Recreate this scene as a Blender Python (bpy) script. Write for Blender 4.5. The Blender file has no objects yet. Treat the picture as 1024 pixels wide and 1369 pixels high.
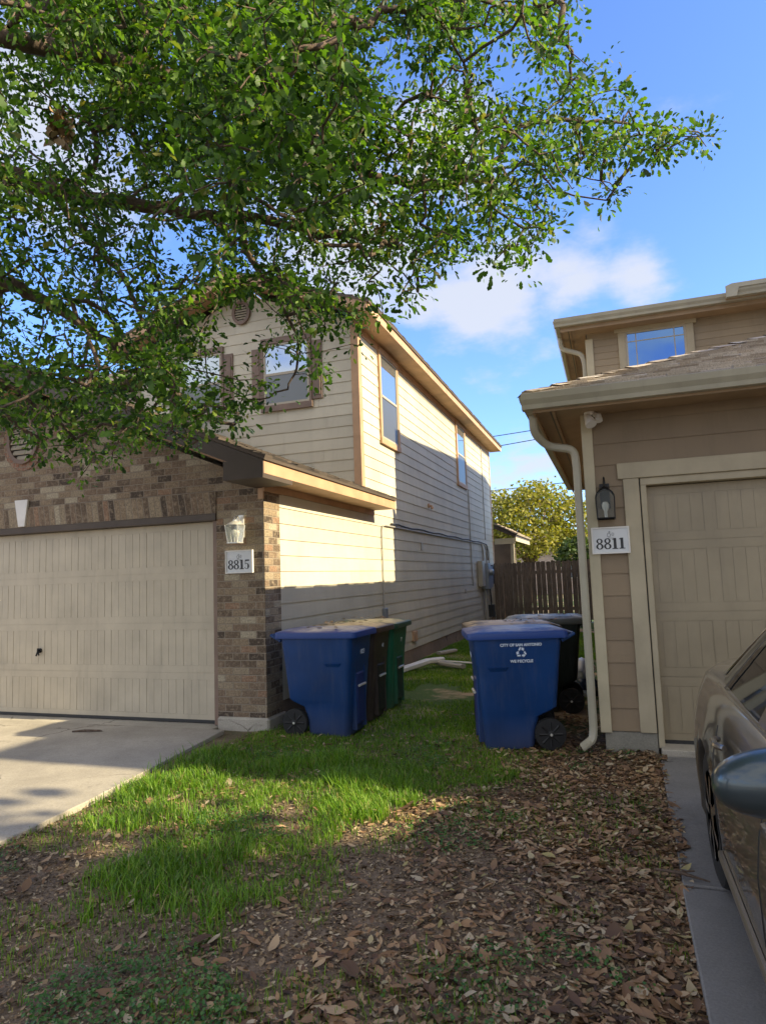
import bpy, bmesh, math, random
import numpy as np
from mathutils import Vector, Matrix
random.seed(7); RNG = np.random.default_rng(7)
sc = bpy.context.scene
COL = sc.collection
R = math.radians

# ------------------------------------------------------------------ camera calibration (from the photo's vanishing points)
CM = np.array([[0.945, 0.3253, -0.0351], [-0.065, 0.0818, -0.9945], [-0.3206, 0.9421, 0.0984]])
FL, CX, CY, HC = 887.0, 512.0, 684.5, 1.5
u_, s_, v_ = np.linalg.svd(CM); CM = u_ @ v_
CAM = np.array([0, 0, HC])
def ray(px, py): return CM.T @ (np.array([px - CX, py - CY, FL]) / FL)
def at_y(px, py, Y): d = ray(px, py); return CAM + d * (Y / d[1])
def on_ground(px, py, z=0.0): d = ray(px, py); return CAM + d * ((z - HC) / d[2])
def project(P):
    q = (np.atleast_2d(P) - CAM) @ CM.T
    return np.stack([q[:, 0] / q[:, 2] * FL + CX, q[:, 1] / q[:, 2] * FL + CY], 1)
def in_poly(pts, poly):
    x, y = pts[:, 0], pts[:, 1]; r = np.zeros(len(pts), bool); n = len(poly)
    for i in range(n):
        x0, y0 = poly[i]; x1, y1 = poly[(i + 1) % n]
        c = ((y0 > y) != (y1 > y)) & (x < (x1 - x0) * (y - y0) / ((y1 - y0) or 1e-9) + x0)
        r ^= c
    return r

# ------------------------------------------------------------------ material helpers
def new_mat(name):
    m = bpy.data.materials.new(name); m.use_nodes = True
    nt = m.node_tree; nt.nodes.clear()
    out = nt.nodes.new('ShaderNodeOutputMaterial'); b = nt.nodes.new('ShaderNodeBsdfPrincipled')
    nt.links.new(b.outputs[0], out.inputs[0])
    return m, nt, b, out
def N(nt, t, **kw):
    n = nt.nodes.new(t)
    for k, v in kw.items(): setattr(n, k, v)
    return n
def coords(nt, scale=1.0, kind='Object'):
    tc = N(nt, 'ShaderNodeTexCoord'); mp = N(nt, 'ShaderNodeMapping')
    nt.links.new(tc.outputs[kind], mp.inputs[0])
    mp.inputs['Scale'].default_value = (scale,) * 3 if not isinstance(scale, tuple) else scale
    return mp.outputs[0]
def noise(nt, vec, scale, detail=4, rough=.55):
    n = N(nt, 'ShaderNodeTexNoise'); n.inputs['Scale'].default_value = scale
    n.inputs['Detail'].default_value = detail; n.inputs['Roughness'].default_value = rough
    nt.links.new(vec, n.inputs['Vector']); return n.outputs[0]
def ramp(nt, fac, stops, interp='LINEAR'):
    r = N(nt, 'ShaderNodeValToRGB'); r.color_ramp.interpolation = interp
    el = r.color_ramp.elements
    while len(el) < len(stops): el.new(0.5)
    for e, (p, c) in zip(el, stops):
        e.position = p; e.color = (*c, 1) if len(c) == 3 else c
    nt.links.new(fac, r.inputs[0]); return r.outputs[0]
def mix(nt, fac, a, b, typ='MIX'):
    m = N(nt, 'ShaderNodeMix', data_type='RGBA', blend_type=typ)
    for i, v in ((0, fac), (6, a), (7, b)):
        if isinstance(v, (int, float)): m.inputs[i].default_value = v
        elif isinstance(v, tuple): m.inputs[i].default_value = (*v, 1) if len(v) == 3 else v
        else: nt.links.new(v, m.inputs[i])
    return m.outputs[2]
def math_(nt, op, a, b=0.0, c=None):
    m = N(nt, 'ShaderNodeMath', operation=op)
    for i, v in enumerate([a, b] + ([c] if c is not None else [])):
        if isinstance(v, (int, float)): m.inputs[i].default_value = v
        else: nt.links.new(v, m.inputs[i])
    return m.outputs[0]
def bump(nt, b, h, strength=.3, dist=.01):
    bp = N(nt, 'ShaderNodeBump'); bp.inputs['Strength'].default_value = strength; bp.inputs['Distance'].default_value = dist
    nt.links.new(h, bp.inputs['Height']); nt.links.new(bp.outputs[0], b.inputs['Normal'])
def island(nt): return N(nt, 'ShaderNodeNewGeometry').outputs['Random Per Island']

def paint(name, col, rough=.55, var=.12, grime=(.35, .3, .24), gamt=.25, scale=3.0, fine=60, island_var=.0, streak=True, bstr=.15):
    m, nt, b, _ = new_mat(name)
    v = coords(nt, 1.0); vs = coords(nt, (1.0, 1.0, .12))
    n1 = noise(nt, v, scale, 5); n2 = noise(nt, vs, 9, 6, .7); n3 = noise(nt, v, fine, 3)
    dark = tuple(c * (1 - var * 1.6) for c in col); light = tuple(min(1, c * (1 + var)) for c in col)
    c1 = ramp(nt, n1, [(.3, dark), (.7, light)])
    g = tuple(c * q for c, q in zip(col, grime)) if False else tuple(c * .55 + gg * .12 for c, gg in zip(col, grime))
    f = ramp(nt, n2, [(.52, (0, 0, 0)), (.8, (gamt,) * 3)])
    c2 = mix(nt, f, c1, g) if streak else c1
    if island_var:
        i = island(nt)
        iv = ramp(nt, i, [(0, (1 - island_var,) * 3), (1, (1 + island_var * .4,) * 3)])
        c2 = mix(nt, 1.0, c2, iv, 'MULTIPLY')
    nt.links.new(c2, b.inputs['Base Color']); b.inputs['Roughness'].default_value = rough
    bump(nt, b, n3, bstr, .003)
    return m
def wood_siding(name, col, ax=1, **kw):
    """painted fibre-cement boards: fine wood-grain emboss running along the board"""
    m, nt, b, _ = new_mat(name)
    sc1 = (14, 1.2, 30) if ax == 1 else (1.2, 14, 30)
    v = coords(nt, 1.0); vg = coords(nt, sc1); vs = coords(nt, (2, 2, .25))
    n1 = noise(nt, v, 1.3, 5); g = noise(nt, vg, 6, 5, .7); st = noise(nt, vs, 5, 6, .7)
    c1 = ramp(nt, n1, [(.3, tuple(c * .86 for c in col)), (.7, tuple(c * 1.06 for c in col))])
    c2 = mix(nt, ramp(nt, st, [(.5, (0,) * 3), (.85, (.35,) * 3)]), c1, tuple(c * .6 for c in col))
    iv = ramp(nt, island(nt), [(0, (.9,) * 3), (1, (1.05,) * 3)])
    c3 = mix(nt, 1.0, c2, iv, 'MULTIPLY')
    nt.links.new(c3, b.inputs['Base Color']); b.inputs['Roughness'].default_value = .6
    bump(nt, b, g, .35, .004)
    return m

def brick_mat(name, ax, bw=.19, bh=.076, stops=None, slant=0.0, mort=.009, zoff=0.0):
    m, nt, b, _ = new_mat(name)
    tc = N(nt, 'ShaderNodeTexCoord'); sp = N(nt, 'ShaderNodeSeparateXYZ'); nt.links.new(tc.outputs['Object'], sp.inputs[0])
    wob = noise(nt, tc.outputs['Object'], 14, 2)
    u = sp.outputs[ax]; z = sp.outputs[2] if not zoff else math_(nt, 'SUBTRACT', sp.outputs[2], zoff)
    if slant: u = math_(nt, 'ADD', u, math_(nt, 'MULTIPLY', z, slant))
    w1 = math_(nt, 'MULTIPLY', math_(nt, 'SUBTRACT', wob, .5), .012)
    z = math_(nt, 'ADD', z, w1)
    rz = math_(nt, 'DIVIDE', z, bh); row = math_(nt, 'FLOOR', rz)
    odd = math_(nt, 'MULTIPLY', math_(nt, 'MODULO', math_(nt, 'ABSOLUTE', row), 2.0), .5)
    ru = math_(nt, 'ADD', math_(nt, 'DIVIDE', u, bw), odd if not slant else math_(nt, 'MULTIPLY', odd, 0.0)); colu = math_(nt, 'FLOOR', ru)
    fz = math_(nt, 'SUBTRACT', rz, row); fu = math_(nt, 'SUBTRACT', ru, colu)
    def edge(f, size):
        d = math_(nt, 'MINIMUM', f, math_(nt, 'SUBTRACT', 1.0, f)); return math_(nt, 'MULTIPLY', d, size)
    d = math_(nt, 'MINIMUM', edge(fz, bh), edge(fu, bw))
    mask = N(nt, 'ShaderNodeMapRange'); nt.links.new(d, mask.inputs[0])
    mask.inputs[1].default_value = mort * .35; mask.inputs[2].default_value = mort * .75
    cb = N(nt, 'ShaderNodeCombineXYZ'); nt.links.new(row, cb.inputs[0]); nt.links.new(colu, cb.inputs[1]); cb.inputs[2].default_value = ax * 3.7
    wn = N(nt, 'ShaderNodeTexWhiteNoise', noise_dimensions='3D'); nt.links.new(cb.outputs[0], wn.inputs[0])
    stops = stops or [(0, (.07, .05, .036)), (.08, (.13, .092, .062)), (.24, (.185, .13, .088)), (.48, (.24, .18, .12)), (.68, (.28, .225, .155)), (.86, (.37, .32, .235)), (.95, (.25, .155, .10))]
    cc = ramp(nt, wn.outputs[0], stops, 'CONSTANT')
    fine = noise(nt, tc.outputs['Object'], 55, 6, .75)
    mott = ramp(nt, fine, [(.32, (.42, .42, .42)), (.68, (1.5, 1.48, 1.42))])
    cc = mix(nt, 1.0, cc, mott, 'MULTIPLY')
    lg = noise(nt, tc.outputs['Object'], 22, 4, .7)
    cc = mix(nt, ramp(nt, lg, [(.50, (0,) * 3), (.66, (.6,) * 3)]), cc, (.37, .29, .20))
    c = mix(nt, mask.outputs[0], (.27, .22, .165), cc)
    nt.links.new(c, b.inputs['Base Color']); b.inputs['Roughness'].default_value = .85
    h = math_(nt, 'ADD', math_(nt, 'MULTIPLY', mask.outputs[0], 1.0), math_(nt, 'MULTIPLY', fine, .6))
    bump(nt, b, h, .8, .006)
    return m

def shingle_mat(name, cols, ax_run=1):
    """dimensional asphalt shingles; colour cells by island and noise"""
    m, nt, b, _ = new_mat(name)
    v = coords(nt, 1.0)
    i = island(nt); n = noise(nt, v, 140, 3); n2 = noise(nt, v, 1.1, 4)
    c = ramp(nt, i, [(k / (len(cols)), cc) for k, cc in enumerate(cols)], 'CONSTANT')
    c = mix(nt, 1.0, c, ramp(nt, n, [(.3, (.6,) * 3), (.7, (1.35,) * 3)]), 'MULTIPLY')
    c = mix(nt, 1.0, c, ramp(nt, n2, [(.3, (.8,) * 3), (.7, (1.1,) * 3)]), 'MULTIPLY')
    nt.links.new(c, b.inputs['Base Color']); b.inputs['Roughness'].default_value = .9
    bump(nt, b, n, .5, .003)
    return m
def simple(name, col, rough=.5, metal=0.0, spec=.5, coat=0.0, bumpy=0, var=.0):
    m, nt, b, _ = new_mat(name)
    b.inputs['Base Color'].default_value = (*col, 1); b.inputs['Roughness'].default_value = rough
    b.inputs['Metallic'].default_value = metal; b.inputs['Specular IOR Level'].default_value = spec
    b.inputs['Coat Weight'].default_value = coat
    if bumpy or var:
        v = coords(nt); n = noise(nt, v, 40, 4)
        if bumpy: bump(nt, b, n, bumpy, .003)
        if var:
            n2 = noise(nt, v, 5, 5)
            nt.links.new(ramp(nt, n2, [(.3, tuple(c * (1 - var) for c in col)), (.7, tuple(min(1, c * (1 + var)) for c in col))]), b.inputs['Base Color'])
    return m
def leaf_mat(name, stops, trans=.45, rough=.5):
    m, nt, b, out = new_mat(name)
    i = island(nt); c = ramp(nt, i, stops)
    v = coords(nt); n2 = noise(nt, v, .9, 3)
    c = mix(nt, 1.0, c, ramp(nt, n2, [(.3, (.75, .8, .8)), (.7, (1.25, 1.2, 1.0))]), 'MULTIPLY')
    nt.links.new(c, b.inputs['Base Color']); b.inputs['Roughness'].default_value = rough
    if trans:
        t = N(nt, 'ShaderNodeBsdfTranslucent'); ms = N(nt, 'ShaderNodeMixShader'); ms.inputs[0].default_value = trans
        tc = mix(nt, 1.0, c, (1.5, 1.55, .6), 'MULTIPLY'); nt.links.new(tc, t.inputs[0])
        nt.links.new(b.outputs[0], ms.inputs[1]); nt.links.new(t.outputs[0], ms.inputs[2]); nt.links.new(ms.outputs[0], out.inputs[0])
    return m

# ------------------------------------------------------------------ mesh helpers
class MB:
    def __init__(s): s.v = []; s.f = []
    def add(s, verts, faces):
        o = len(s.v); s.v.extend([tuple(map(float, p)) for p in verts]); s.f.extend([tuple(o + i for i in f) for f in faces]); return s
    def box(s, x0, x1, y0, y1, z0, z1):
        return s.add([(x0, y0, z0), (x1, y0, z0), (x1, y1, z0), (x0, y1, z0), (x0, y0, z1), (x1, y0, z1), (x1, y1, z1), (x0, y1, z1)],
                     [(0, 3, 2, 1), (4, 5, 6, 7), (0, 1, 5, 4), (1, 2, 6, 5), (2, 3, 7, 6), (3, 0, 4, 7)])
    def prism(s, poly, a, b_, axis):
        """polygon extruded between a and b_ along an axis; poly gives the two other coordinates in order"""
        n = len(poly)
        def P(p, t):
            if axis == 0: return (t, p[0], p[1])
            if axis == 1: return (p[0], t, p[1])
            return (p[0], p[1], t)
        vs = [P(p, a) for p in poly] + [P(p, b_) for p in poly]
        fs = [tuple(range(n)), tuple(range(2 * n - 1, n - 1, -1))] + [(i, n + i, n + (i + 1) % n, (i + 1) % n) for i in range(n)]
        return s.add(vs, fs)
    def tube(s, pts, r, k=10, cap=True):
        pts = [Vector(p) for p in pts]; n = len(pts); rs = r if isinstance(r, (list, tuple)) else [r] * n
        vs = []; ref = None
        for i, p in enumerate(pts):
            t = (pts[min(i + 1, n - 1)] - pts[max(i - 1, 0)]).normalized()
            if ref is None: ref = Vector((0, 0, 1)) if abs(t.z) < .9 else Vector((1, 0, 0))
            a = t.cross(ref).normalized(); b = t.cross(a).normalized(); ref = a.cross(t) * -1 if False else ref
            for j in range(k):
                an = 2 * math.pi * j / k; vs.append(p + (a * math.cos(an) + b * math.sin(an)) * rs[i])
        fs = [(i * k + j, i * k + (j + 1) % k, (i + 1) * k + (j + 1) % k, (i + 1) * k + j) for i in range(n - 1) for j in range(k)]
        if cap: fs += [tuple(range(k))[::-1], tuple((n - 1) * k + j for j in range(k))]
        return s.add(vs, fs)
    def rtube(s, pts, w, h, up=(0, 1, 0)):
        """rectangular section tube"""
        pts = [Vector(p) for p in pts]; n = len(pts); vs = []
        up = Vector(up)
        for i, p in enumerate(pts):
            t = (pts[min(i + 1, n - 1)] - pts[max(i - 1, 0)]).normalized()
            a = t.cross(up).normalized(); b = up
            c_ = w * .22
            for sx, sy in ((-1, -.55), (-.55, -1), (.55, -1), (1, -.55), (1, .55), (.55, 1), (-.55, 1), (-1, .55)):
                vs.append(p + a * sx * w / 2 + b * sy * h / 2)
        k = 8
        fs = [(i * k + j, i * k + (j + 1) % k, (i + 1) * k + (j + 1) % k, (i + 1) * k + j) for i in range(n - 1) for j in range(k)]
        fs += [tuple(range(k))[::-1], tuple((n - 1) * k + j for j in range(k))]
        return s.add(vs, fs)
    def lathe(s, prof, c, axis='z', k=20, close=True):
        vs = []; n = len(prof)
        for r, h in prof:
            for j in range(k):
                a = 2 * math.pi * j / k; x, y = r * math.cos(a), r * math.sin(a)
                vs.append((c[0] + x, c[1] + y, c[2] + h) if axis == 'z' else (c[0] + h, c[1] + x, c[2] + y) if axis == 'x' else (c[0] + x, c[1] + h, c[2] + y))
        fs = [(i * k + j, i * k + (j + 1) % k, (i + 1) * k + (j + 1) % k, (i + 1) * k + j) for i in range(n - 1) for j in range(k)]
        if close: fs += [tuple(range(k)), tuple((n - 1) * k + j for j in range(k))]
        return s.add(vs, fs)
    def build(s, name, mat, parent=None, smooth=False, loc=None, bevel=0, fixn=True, angle=40):
        me = bpy.data.meshes.new(name); me.from_pydata(s.v, [], s.f)
        me.update()
        if fixn and len(s.f) < 30000:
            bm = bmesh.new(); bm.from_mesh(me); bmesh.ops.recalc_face_normals(bm, faces=bm.faces[:])
            if bevel: bmesh.ops.bevel(bm, geom=bm.edges[:], offset=bevel, segments=1, affect='EDGES', clamp_overlap=True)
            bm.to_mesh(me); bm.free()
        me.materials.append(mat)
        if smooth:
            for p in me.polygons: p.use_smooth = True
            if angle < 179:
                try: me.set_sharp_from_angle(angle=R(angle))
                except Exception: pass
        o = bpy.data.objects.new(name, me); COL.objects.link(o)
        if parent is not None: o.parent = parent
        if loc is not None: o.location = loc
        return o
SPLIT = {'corner_trim', 'foundation', 'conduit', 'door_gap', 'sill_strip', 'frieze_board', 'door_casing', 'door_jamb', 'cover_plate', 'tail_light', 'door_handle', 'belt_moulding', 'window_trim', 'window_seal', 'pillar', 'roof_rail', 'front_rib', 'grab_ledge', 'brick_facade', 'shade_block', 'soffit'}
def pieces(mb):
    par = list(range(len(mb.v)))
    def find(i):
        while par[i] != i: par[i] = par[par[i]]; i = par[i]
        return i
    for f in mb.f:
        a = find(f[0])
        for i in f[1:]: par[find(i)] = a
    groups = {}
    for f in mb.f: groups.setdefault(find(f[0]), []).append(f)
    out = []
    for fs in groups.values():
        idx = {}; m = MB()
        for f in fs:
            for i in f:
                if i not in idx: idx[i] = len(m.v); m.v.append(mb.v[i])
        m.f = [tuple(idx[i] for i in f) for f in fs]; out.append(m)
    return out
_build = MB.build
def build_split(s, name, mat, parent=None, **kw):
    if name in SPLIT and parent is not None:
        ps = pieces(s)
        if 1 < len(ps) <= 12: return [_build(p, name, mat, parent, **kw) for p in ps][0]
    return _build(s, name, mat, parent, **kw)
MB.build = build_split
def thing(name, label, cat, loc=(0, 0, 0), rz=0.0, group=None):
    o = bpy.data.objects.new(name, None); COL.objects.link(o); o.location = loc; o.rotation_euler = (0, 0, rz)
    o.empty_display_size = .2
    o['label'] = label; o['category'] = cat
    if group: o['group'] = group
    return o
def tag(o, label, cat, group=None):
    o['label'] = label; o['category'] = cat
    if group: o['group'] = group
    return o
def struct(o, kind='structure'): o['kind'] = kind; return o
def raw_mesh(name, verts, faces, mat, parent=None, smooth=False):
    """fast mesh from numpy arrays; faces (n,k)"""
    me = bpy.data.meshes.new(name); nf, k = faces.shape
    me.vertices.add(len(verts)); me.vertices.foreach_set('co', verts.astype(np.float32).ravel())
    me.loops.add(nf * k); me.loops.foreach_set('vertex_index', faces.astype(np.int32).ravel())
    me.polygons.add(nf); me.polygons.foreach_set('loop_start', np.arange(0, nf * k, k, dtype=np.int32))
    me.polygons.foreach_set('loop_total', np.full(nf, k, dtype=np.int32))
    me.update(calc_edges=True); me.materials.append(mat)
    if smooth: me.polygons.foreach_set('use_smooth', np.ones(nf, bool))
    o = bpy.data.objects.new(name, me); COL.objects.link(o)
    if parent is not None: o.parent = parent
    return o

def clip(poly, z, keep_above):
    out = []; n = len(poly)
    for i in range(n):
        a, b = poly[i], poly[(i + 1) % n]; ia = (a[1] >= z) == keep_above or a[1] == z; ib = (b[1] >= z) == keep_above or b[1] == z
        if ia: out.append(a)
        if ia != ib:
            t = (z - a[1]) / (b[1] - a[1]); out.append((a[0] + t * (b[0] - a[0]), z))
    return out
def lap_siding(poly, z0, expo, fn, off=.013, seams=None):
    """boards: poly in (u,z); fn(u,z,offset)->xyz ; returns MB"""
    mb = MB(); zmax = max(p[1] for p in poly); z = z0; rr = random.Random(5)
    while z < zmax - 1e-4:
        z1 = min(z + expo, zmax); q = clip(clip(poly, z, True), z1, False)
        if len(q) >= 3:
            us = [p[0] for p in q]; ua, ub = min(us), max(us)
            cuts = [ua]
            u = ua + rr.uniform(.8, 3.6)
            while u < ub - .5: cuts.append(u); u += 3.66
            cuts.append(ub)
            for c0, c1 in zip(cuts[:-1], cuts[1:]):
                qq = clip([(b, a) for a, b in q], c0 if c0 == ua else c0 + .003, True) if c0 > ua else [(b, a) for a, b in q]
                qq = clip(qq, c1 - .0015, False) if c1 < ub else qq
                qq = [(b, a) for a, b in qq]
                if len(qq) < 3: continue
                o_ = lambda zz: off - (off - .002) * (zz - z) / expo
                vs = [fn(p[0], p[1], o_(p[1])) for p in qq]
                mb.add(vs, [tuple(range(len(vs)))])
                lo = [p for p in qq if abs(p[1] - z) < 1e-5]
                if len(lo) >= 2:
                    a, b = min(p[0] for p in lo), max(p[0] for p in lo)
                    n0 = len(mb.v) - len(vs)
                    mb.add([fn(a, z, off), fn(b, z, off), fn(b, z, 0), fn(a, z, 0)], [(0, 1, 2, 3)])
        z = z1
    return mb

# ------------------------------------------------------------------ materials
M = {}
SID_L = (.58, .535, .42); TRIM_L = (.50, .31, .18)
M['sid_l'] = wood_siding('cream lap siding', SID_L, 1); M['sid_lx'] = wood_siding('cream lap siding front', SID_L, 0)
M['trim_l'] = paint('tan brown trim paint', TRIM_L, .6, .12)
M['dark_trim'] = paint('shade darkened trim paint', (.075, .055, .04), .6, .15)  # darker than the tan trim; the rake's shade is in the colour
M['shutter'] = paint('brown shutter paint', (.20, .135, .10), .55, .15)
M['door_l'] = paint('tan garage door paint', (.50, .44, .33), .45, .08, gamt=.6)
M['door_r'] = paint('taupe garage door paint', (.325, .27, .18), .45, .08, gamt=.6)
M['sid_r'] = wood_siding('brown lap siding', (.27, .20, .125), 0); M['sid_ry'] = wood_siding('brown lap siding side', (.33, .225, .145), 1)
M['trim_r'] = paint('khaki trim paint', (.43, .37, .255), .55, .1)
M['soffit_r'] = paint('tan soffit paint', (.36, .25, .15), .6, .1)
M['corner_r'] = paint('pale corner trim paint', (.50, .44, .30), .5, .1, gamt=.5)
M['gutter_r'] = paint('beige metal gutter', (.385, .36, .275), .35, .08, gamt=.5)
M['brick'] = brick_mat('mixed brick front', 0); M['brick_y'] = brick_mat('mixed brick return', 1)
M['soldier'] = brick_mat('soldier course brick', 0, .08, .26, slant=.16, zoff=.18)
M['redbrick'] = brick_mat('reddish ring brick', 0, .07, .07, [(0, (.26, .13, .085)), (.5, (.22, .12, .08)), (.8, (.32, .2, .12))])
M['shing_d'] = shingle_mat('dark brown shingles', [(.07, .055, .045), (.10, .08, .065), (.13, .10, .08), (.055, .045, .04)])
M['shing_l'] = shingle_mat('light tan shingles', [(.44, .37, .30), (.52, .45, .37), (.34, .28, .22), (.58, .51, .43), (.46, .38, .30)])
def concrete(name, c, crack=True):
    m, nt, b, _ = new_mat(name)
    v = coords(nt); n1 = noise(nt, v, 1.2, 6, .65); n2 = noise(nt, v, 90, 4, .7); n3 = noise(nt, v, 7, 5, .7)
    cc = ramp(nt, n1, [(.3, tuple(x * .7 for x in c)), (.7, tuple(x * 1.15 for x in c))])
    cc = mix(nt, 1.0, cc, ramp(nt, n2, [(.3, (.78,) * 3), (.7, (1.15,) * 3)]), 'MULTIPLY')
    cc = mix(nt, ramp(nt, n3, [(.58, (0,) * 3), (.75, (.45,) * 3)]), cc, tuple(x * .45 for x in c))
    vo = N(nt, 'ShaderNodeTexVoronoi', feature='DISTANCE_TO_EDGE'); vo.inputs['Scale'].default_value = .55
    wv = N(nt, 'ShaderNodeVectorMath', operation='ADD'); nt.links.new(v, wv.inputs[0]); ns = N(nt, 'ShaderNodeTexNoise'); ns.inputs['Scale'].default_value = 3; ns.inputs['Detail'].default_value = 6; nt.links.new(v, ns.inputs['Vector'])
    sc_ = N(nt, 'ShaderNodeVectorMath', operation='SCALE'); nt.links.new(ns.outputs[1], sc_.inputs[0]); sc_.inputs['Scale'].default_value = .35; nt.links.new(sc_.outputs[0], wv.inputs[1]); nt.links.new(wv.outputs[0], vo.inputs['Vector'])
    crk = math_(nt, 'MULTIPLY', ramp(nt, vo.outputs['Distance'], [(.0, (1,) * 3), (.007, (0,) * 3)]), ramp(nt, n1, [(.48, (0,) * 3), (.56, (1,) * 3)]))
    cc = mix(nt, crk, cc, tuple(x * .25 for x in c))
    nt.links.new(cc, b.inputs['Base Color']); b.inputs['Roughness'].default_value = .9; bump(nt, b, n2, .4, .004); return m
M['conc'] = concrete('driveway concrete', (.40, .36, .30)); M['conc_r'] = concrete('dark grey driveway concrete', (.21, .205, .20))  # right driveway has a darker grey base colour
M['found'] = concrete('foundation concrete', (.46, .42, .35)); M['found_r'] = concrete('mossy foundation concrete', (.28, .265, .22))
M['found_s'] = concrete('brown stained foundation', (.30, .22, .16))
def glass_window(name, col, rough=.04, metal=.85):
    m, nt, b, _ = new_mat(name)
    v = coords(nt); n = noise(nt, v, 1.7, 2)
    b.inputs['Base Color'].default_value = (*col, 1); b.inputs['Metallic'].default_value = metal; b.inputs['Roughness'].default_value = rough
    bump(nt, b, n, .06, .02); return m
M['glass'] = glass_window('window glass', (.42, .50, .58)); M['screen'] = glass_window('insect screened glass', (.16, .17, .17), .35, .5)
M['glass_r'] = glass_window('sky reflection tinted glass', (.10, .20, .40), .03, .95)  # blue of the reflected sky is put into the glass colour
M['vinyl'] = simple('window frame vinyl', (.42, .37, .28), .4); M['white'] = simple('white painted surface', (.72, .70, .66), .45, var=.08)
M['sign'] = simple('glazed sign face', (.62, .64, .66), .25, var=.05); M['black'] = simple('black numeral paint', (.015, .015, .018), .4)
M['blackmetal'] = simple('black metal', (.02, .02, .022), .4, .6); M['silver'] = simple('brushed nickel', (.72, .71, .67), .35, .55)
M['grey'] = simple('grey meter steel', (.27, .30, .34), .4, .4, var=.1); M['dgrey'] = simple('dark cable', (.03, .03, .03), .6)
M['conduit'] = simple('grey conduit', (.40, .38, .34), .5, .2)
m, nt, b, _ = new_mat('lantern glass'); b.inputs['Base Color'].default_value = (.80, .84, .82, 1); b.inputs['Transmission Weight'].default_value = .85; b.inputs['Roughness'].default_value = .25; b.inputs['IOR'].default_value = 1.3
M['lglass'] = m
m, nt, b, _ = new_mat('clear lantern glass'); b.inputs['Base Color'].default_value = (.55, .6, .6, 1); b.inputs['Transmission Weight'].default_value = .92; b.inputs['Roughness'].default_value = .08; b.inputs['IOR'].default_value = 1.2
M['lglass2'] = m
M['bulb'] = simple('bulb glass', (.85, .83, .76), .2)
def cart_mat(name, col, dust=.5):
    m, nt, b, _ = new_mat(name)
    v = coords(nt); vs = coords(nt, (3, 3, .4)); n1 = noise(nt, v, 2.2, 5); n2 = noise(nt, vs, 6, 6, .7); n3 = noise(nt, v, 120, 3)
    c = ramp(nt, n1, [(.3, tuple(x * .75 for x in col)), (.7, tuple(x * 1.2 for x in col))])
    d = tuple(x * .6 + .06 for x in col)
    c = mix(nt, ramp(nt, n2, [(.5, (0,) * 3), (.8, (dust,) * 3)]), c, d)
    vl = coords(nt, (14, 14, 2)); sc2 = noise(nt, vl, 8, 6, .8)
    sp = N(nt, 'ShaderNodeSeparateXYZ'); nt.links.new(v, sp.inputs[0]); low = N(nt, 'ShaderNodeMapRange'); nt.links.new(sp.outputs[2], low.inputs[0]); low.inputs[1].default_value = .30; low.inputs[2].default_value = .0; low.inputs[3].default_value = 0; low.inputs[4].default_value = .5
    c = mix(nt, math_(nt, 'MULTIPLY', low.outputs[0], n1), c, (.16, .13, .10))
    c = mix(nt, ramp(nt, sc2, [(.66, (0,) * 3), (.74, (.35,) * 3)]), c, tuple(x * .5 + .12 for x in col))
    nt.links.new(c, b.inputs['Base Color']); b.inputs['Roughness'].default_value = .45; b.inputs['Specular IOR Level'].default_value = .35; bump(nt, b, n3, .25, .002); return m
def lid_mat(name, col, dustcol=(.55, .50, .42), amt=.8, lo=.42):
    m, nt, b, _ = new_mat(name)
    v = coords(nt); n1 = noise(nt, v, 4.5, 6, .6)
    g = N(nt, 'ShaderNodeNewGeometry'); sp = N(nt, 'ShaderNodeSeparateXYZ'); nt.links.new(g.outputs['Normal'], sp.inputs[0])
    up = ramp(nt, sp.outputs[2], [(.9, (0,) * 3), (.985, (1,) * 3)])
    f = mix(nt, 1.0, ramp(nt, n1, [(lo, (0,) * 3), (lo + .16, (amt,) * 3)]), up, 'MULTIPLY')
    c = mix(nt, f, col, dustcol)
    nt.links.new(c, b.inputs['Base Color']); b.inputs['Roughness'].default_value = .4; return m
M['blue'] = cart_mat('blue cart plastic', (.004, .040, .155)); M['bluelid'] = lid_mat('dusty blue lid', (.008, .045, .22), (.50, .47, .45), .5)
M['brown'] = cart_mat('dark brown cart plastic', (.045, .034, .03)); M['brownlid'] = lid_mat('dusty brown lid', (.05, .035, .028), (.52, .38, .22), .9, .36)
M['green'] = cart_mat('green cart plastic', (.016, .125, .065)); M['greenlid'] = lid_mat('dusty green lid', (.02, .07, .045), (.55, .46, .27), .9, .36)
M['dkgreen'] = cart_mat('faded dark green cart plastic', (.010, .018, .014)); M['dkgreenlid'] = lid_mat('dusty grey green lid', (.05, .055, .045), (.55, .52, .44), .8, .45)
M['tyre'] = simple('black rubber', (.012, .012, .013), .75, bumpy=.2)
M['wheelp'] = simple('black wheel plastic', (.010, .010, .011), .6)
def fence_mat():
    m, nt, b, _ = new_mat('weathered cedar pickets')
    v = coords(nt, (8, 8, .8)); n1 = noise(nt, v, 6, 6, .7); v2 = coords(nt); n2 = noise(nt, v2, 1.5, 3)
    c = ramp(nt, n1, [(.25, (.055, .047, .042)), (.55, (.16, .135, .115)), (.8, (.30, .26, .225))])
    c = mix(nt, 1.0, c, ramp(nt, island(nt), [(0, (.5, .48, .5)), (1, (1.5, 1.4, 1.3))]), 'MULTIPLY')
    c = mix(nt, 1.0, c, ramp(nt, n2, [(.3, (.7,) * 3), (.7, (1.2,) * 3)]), 'MULTIPLY')
    nt.links.new(c, b.inputs['Base Color']); b.inputs['Roughness'].default_value = .85; bump(nt, b, n1, .5, .006); return m
M['fence'] = fence_mat()
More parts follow.
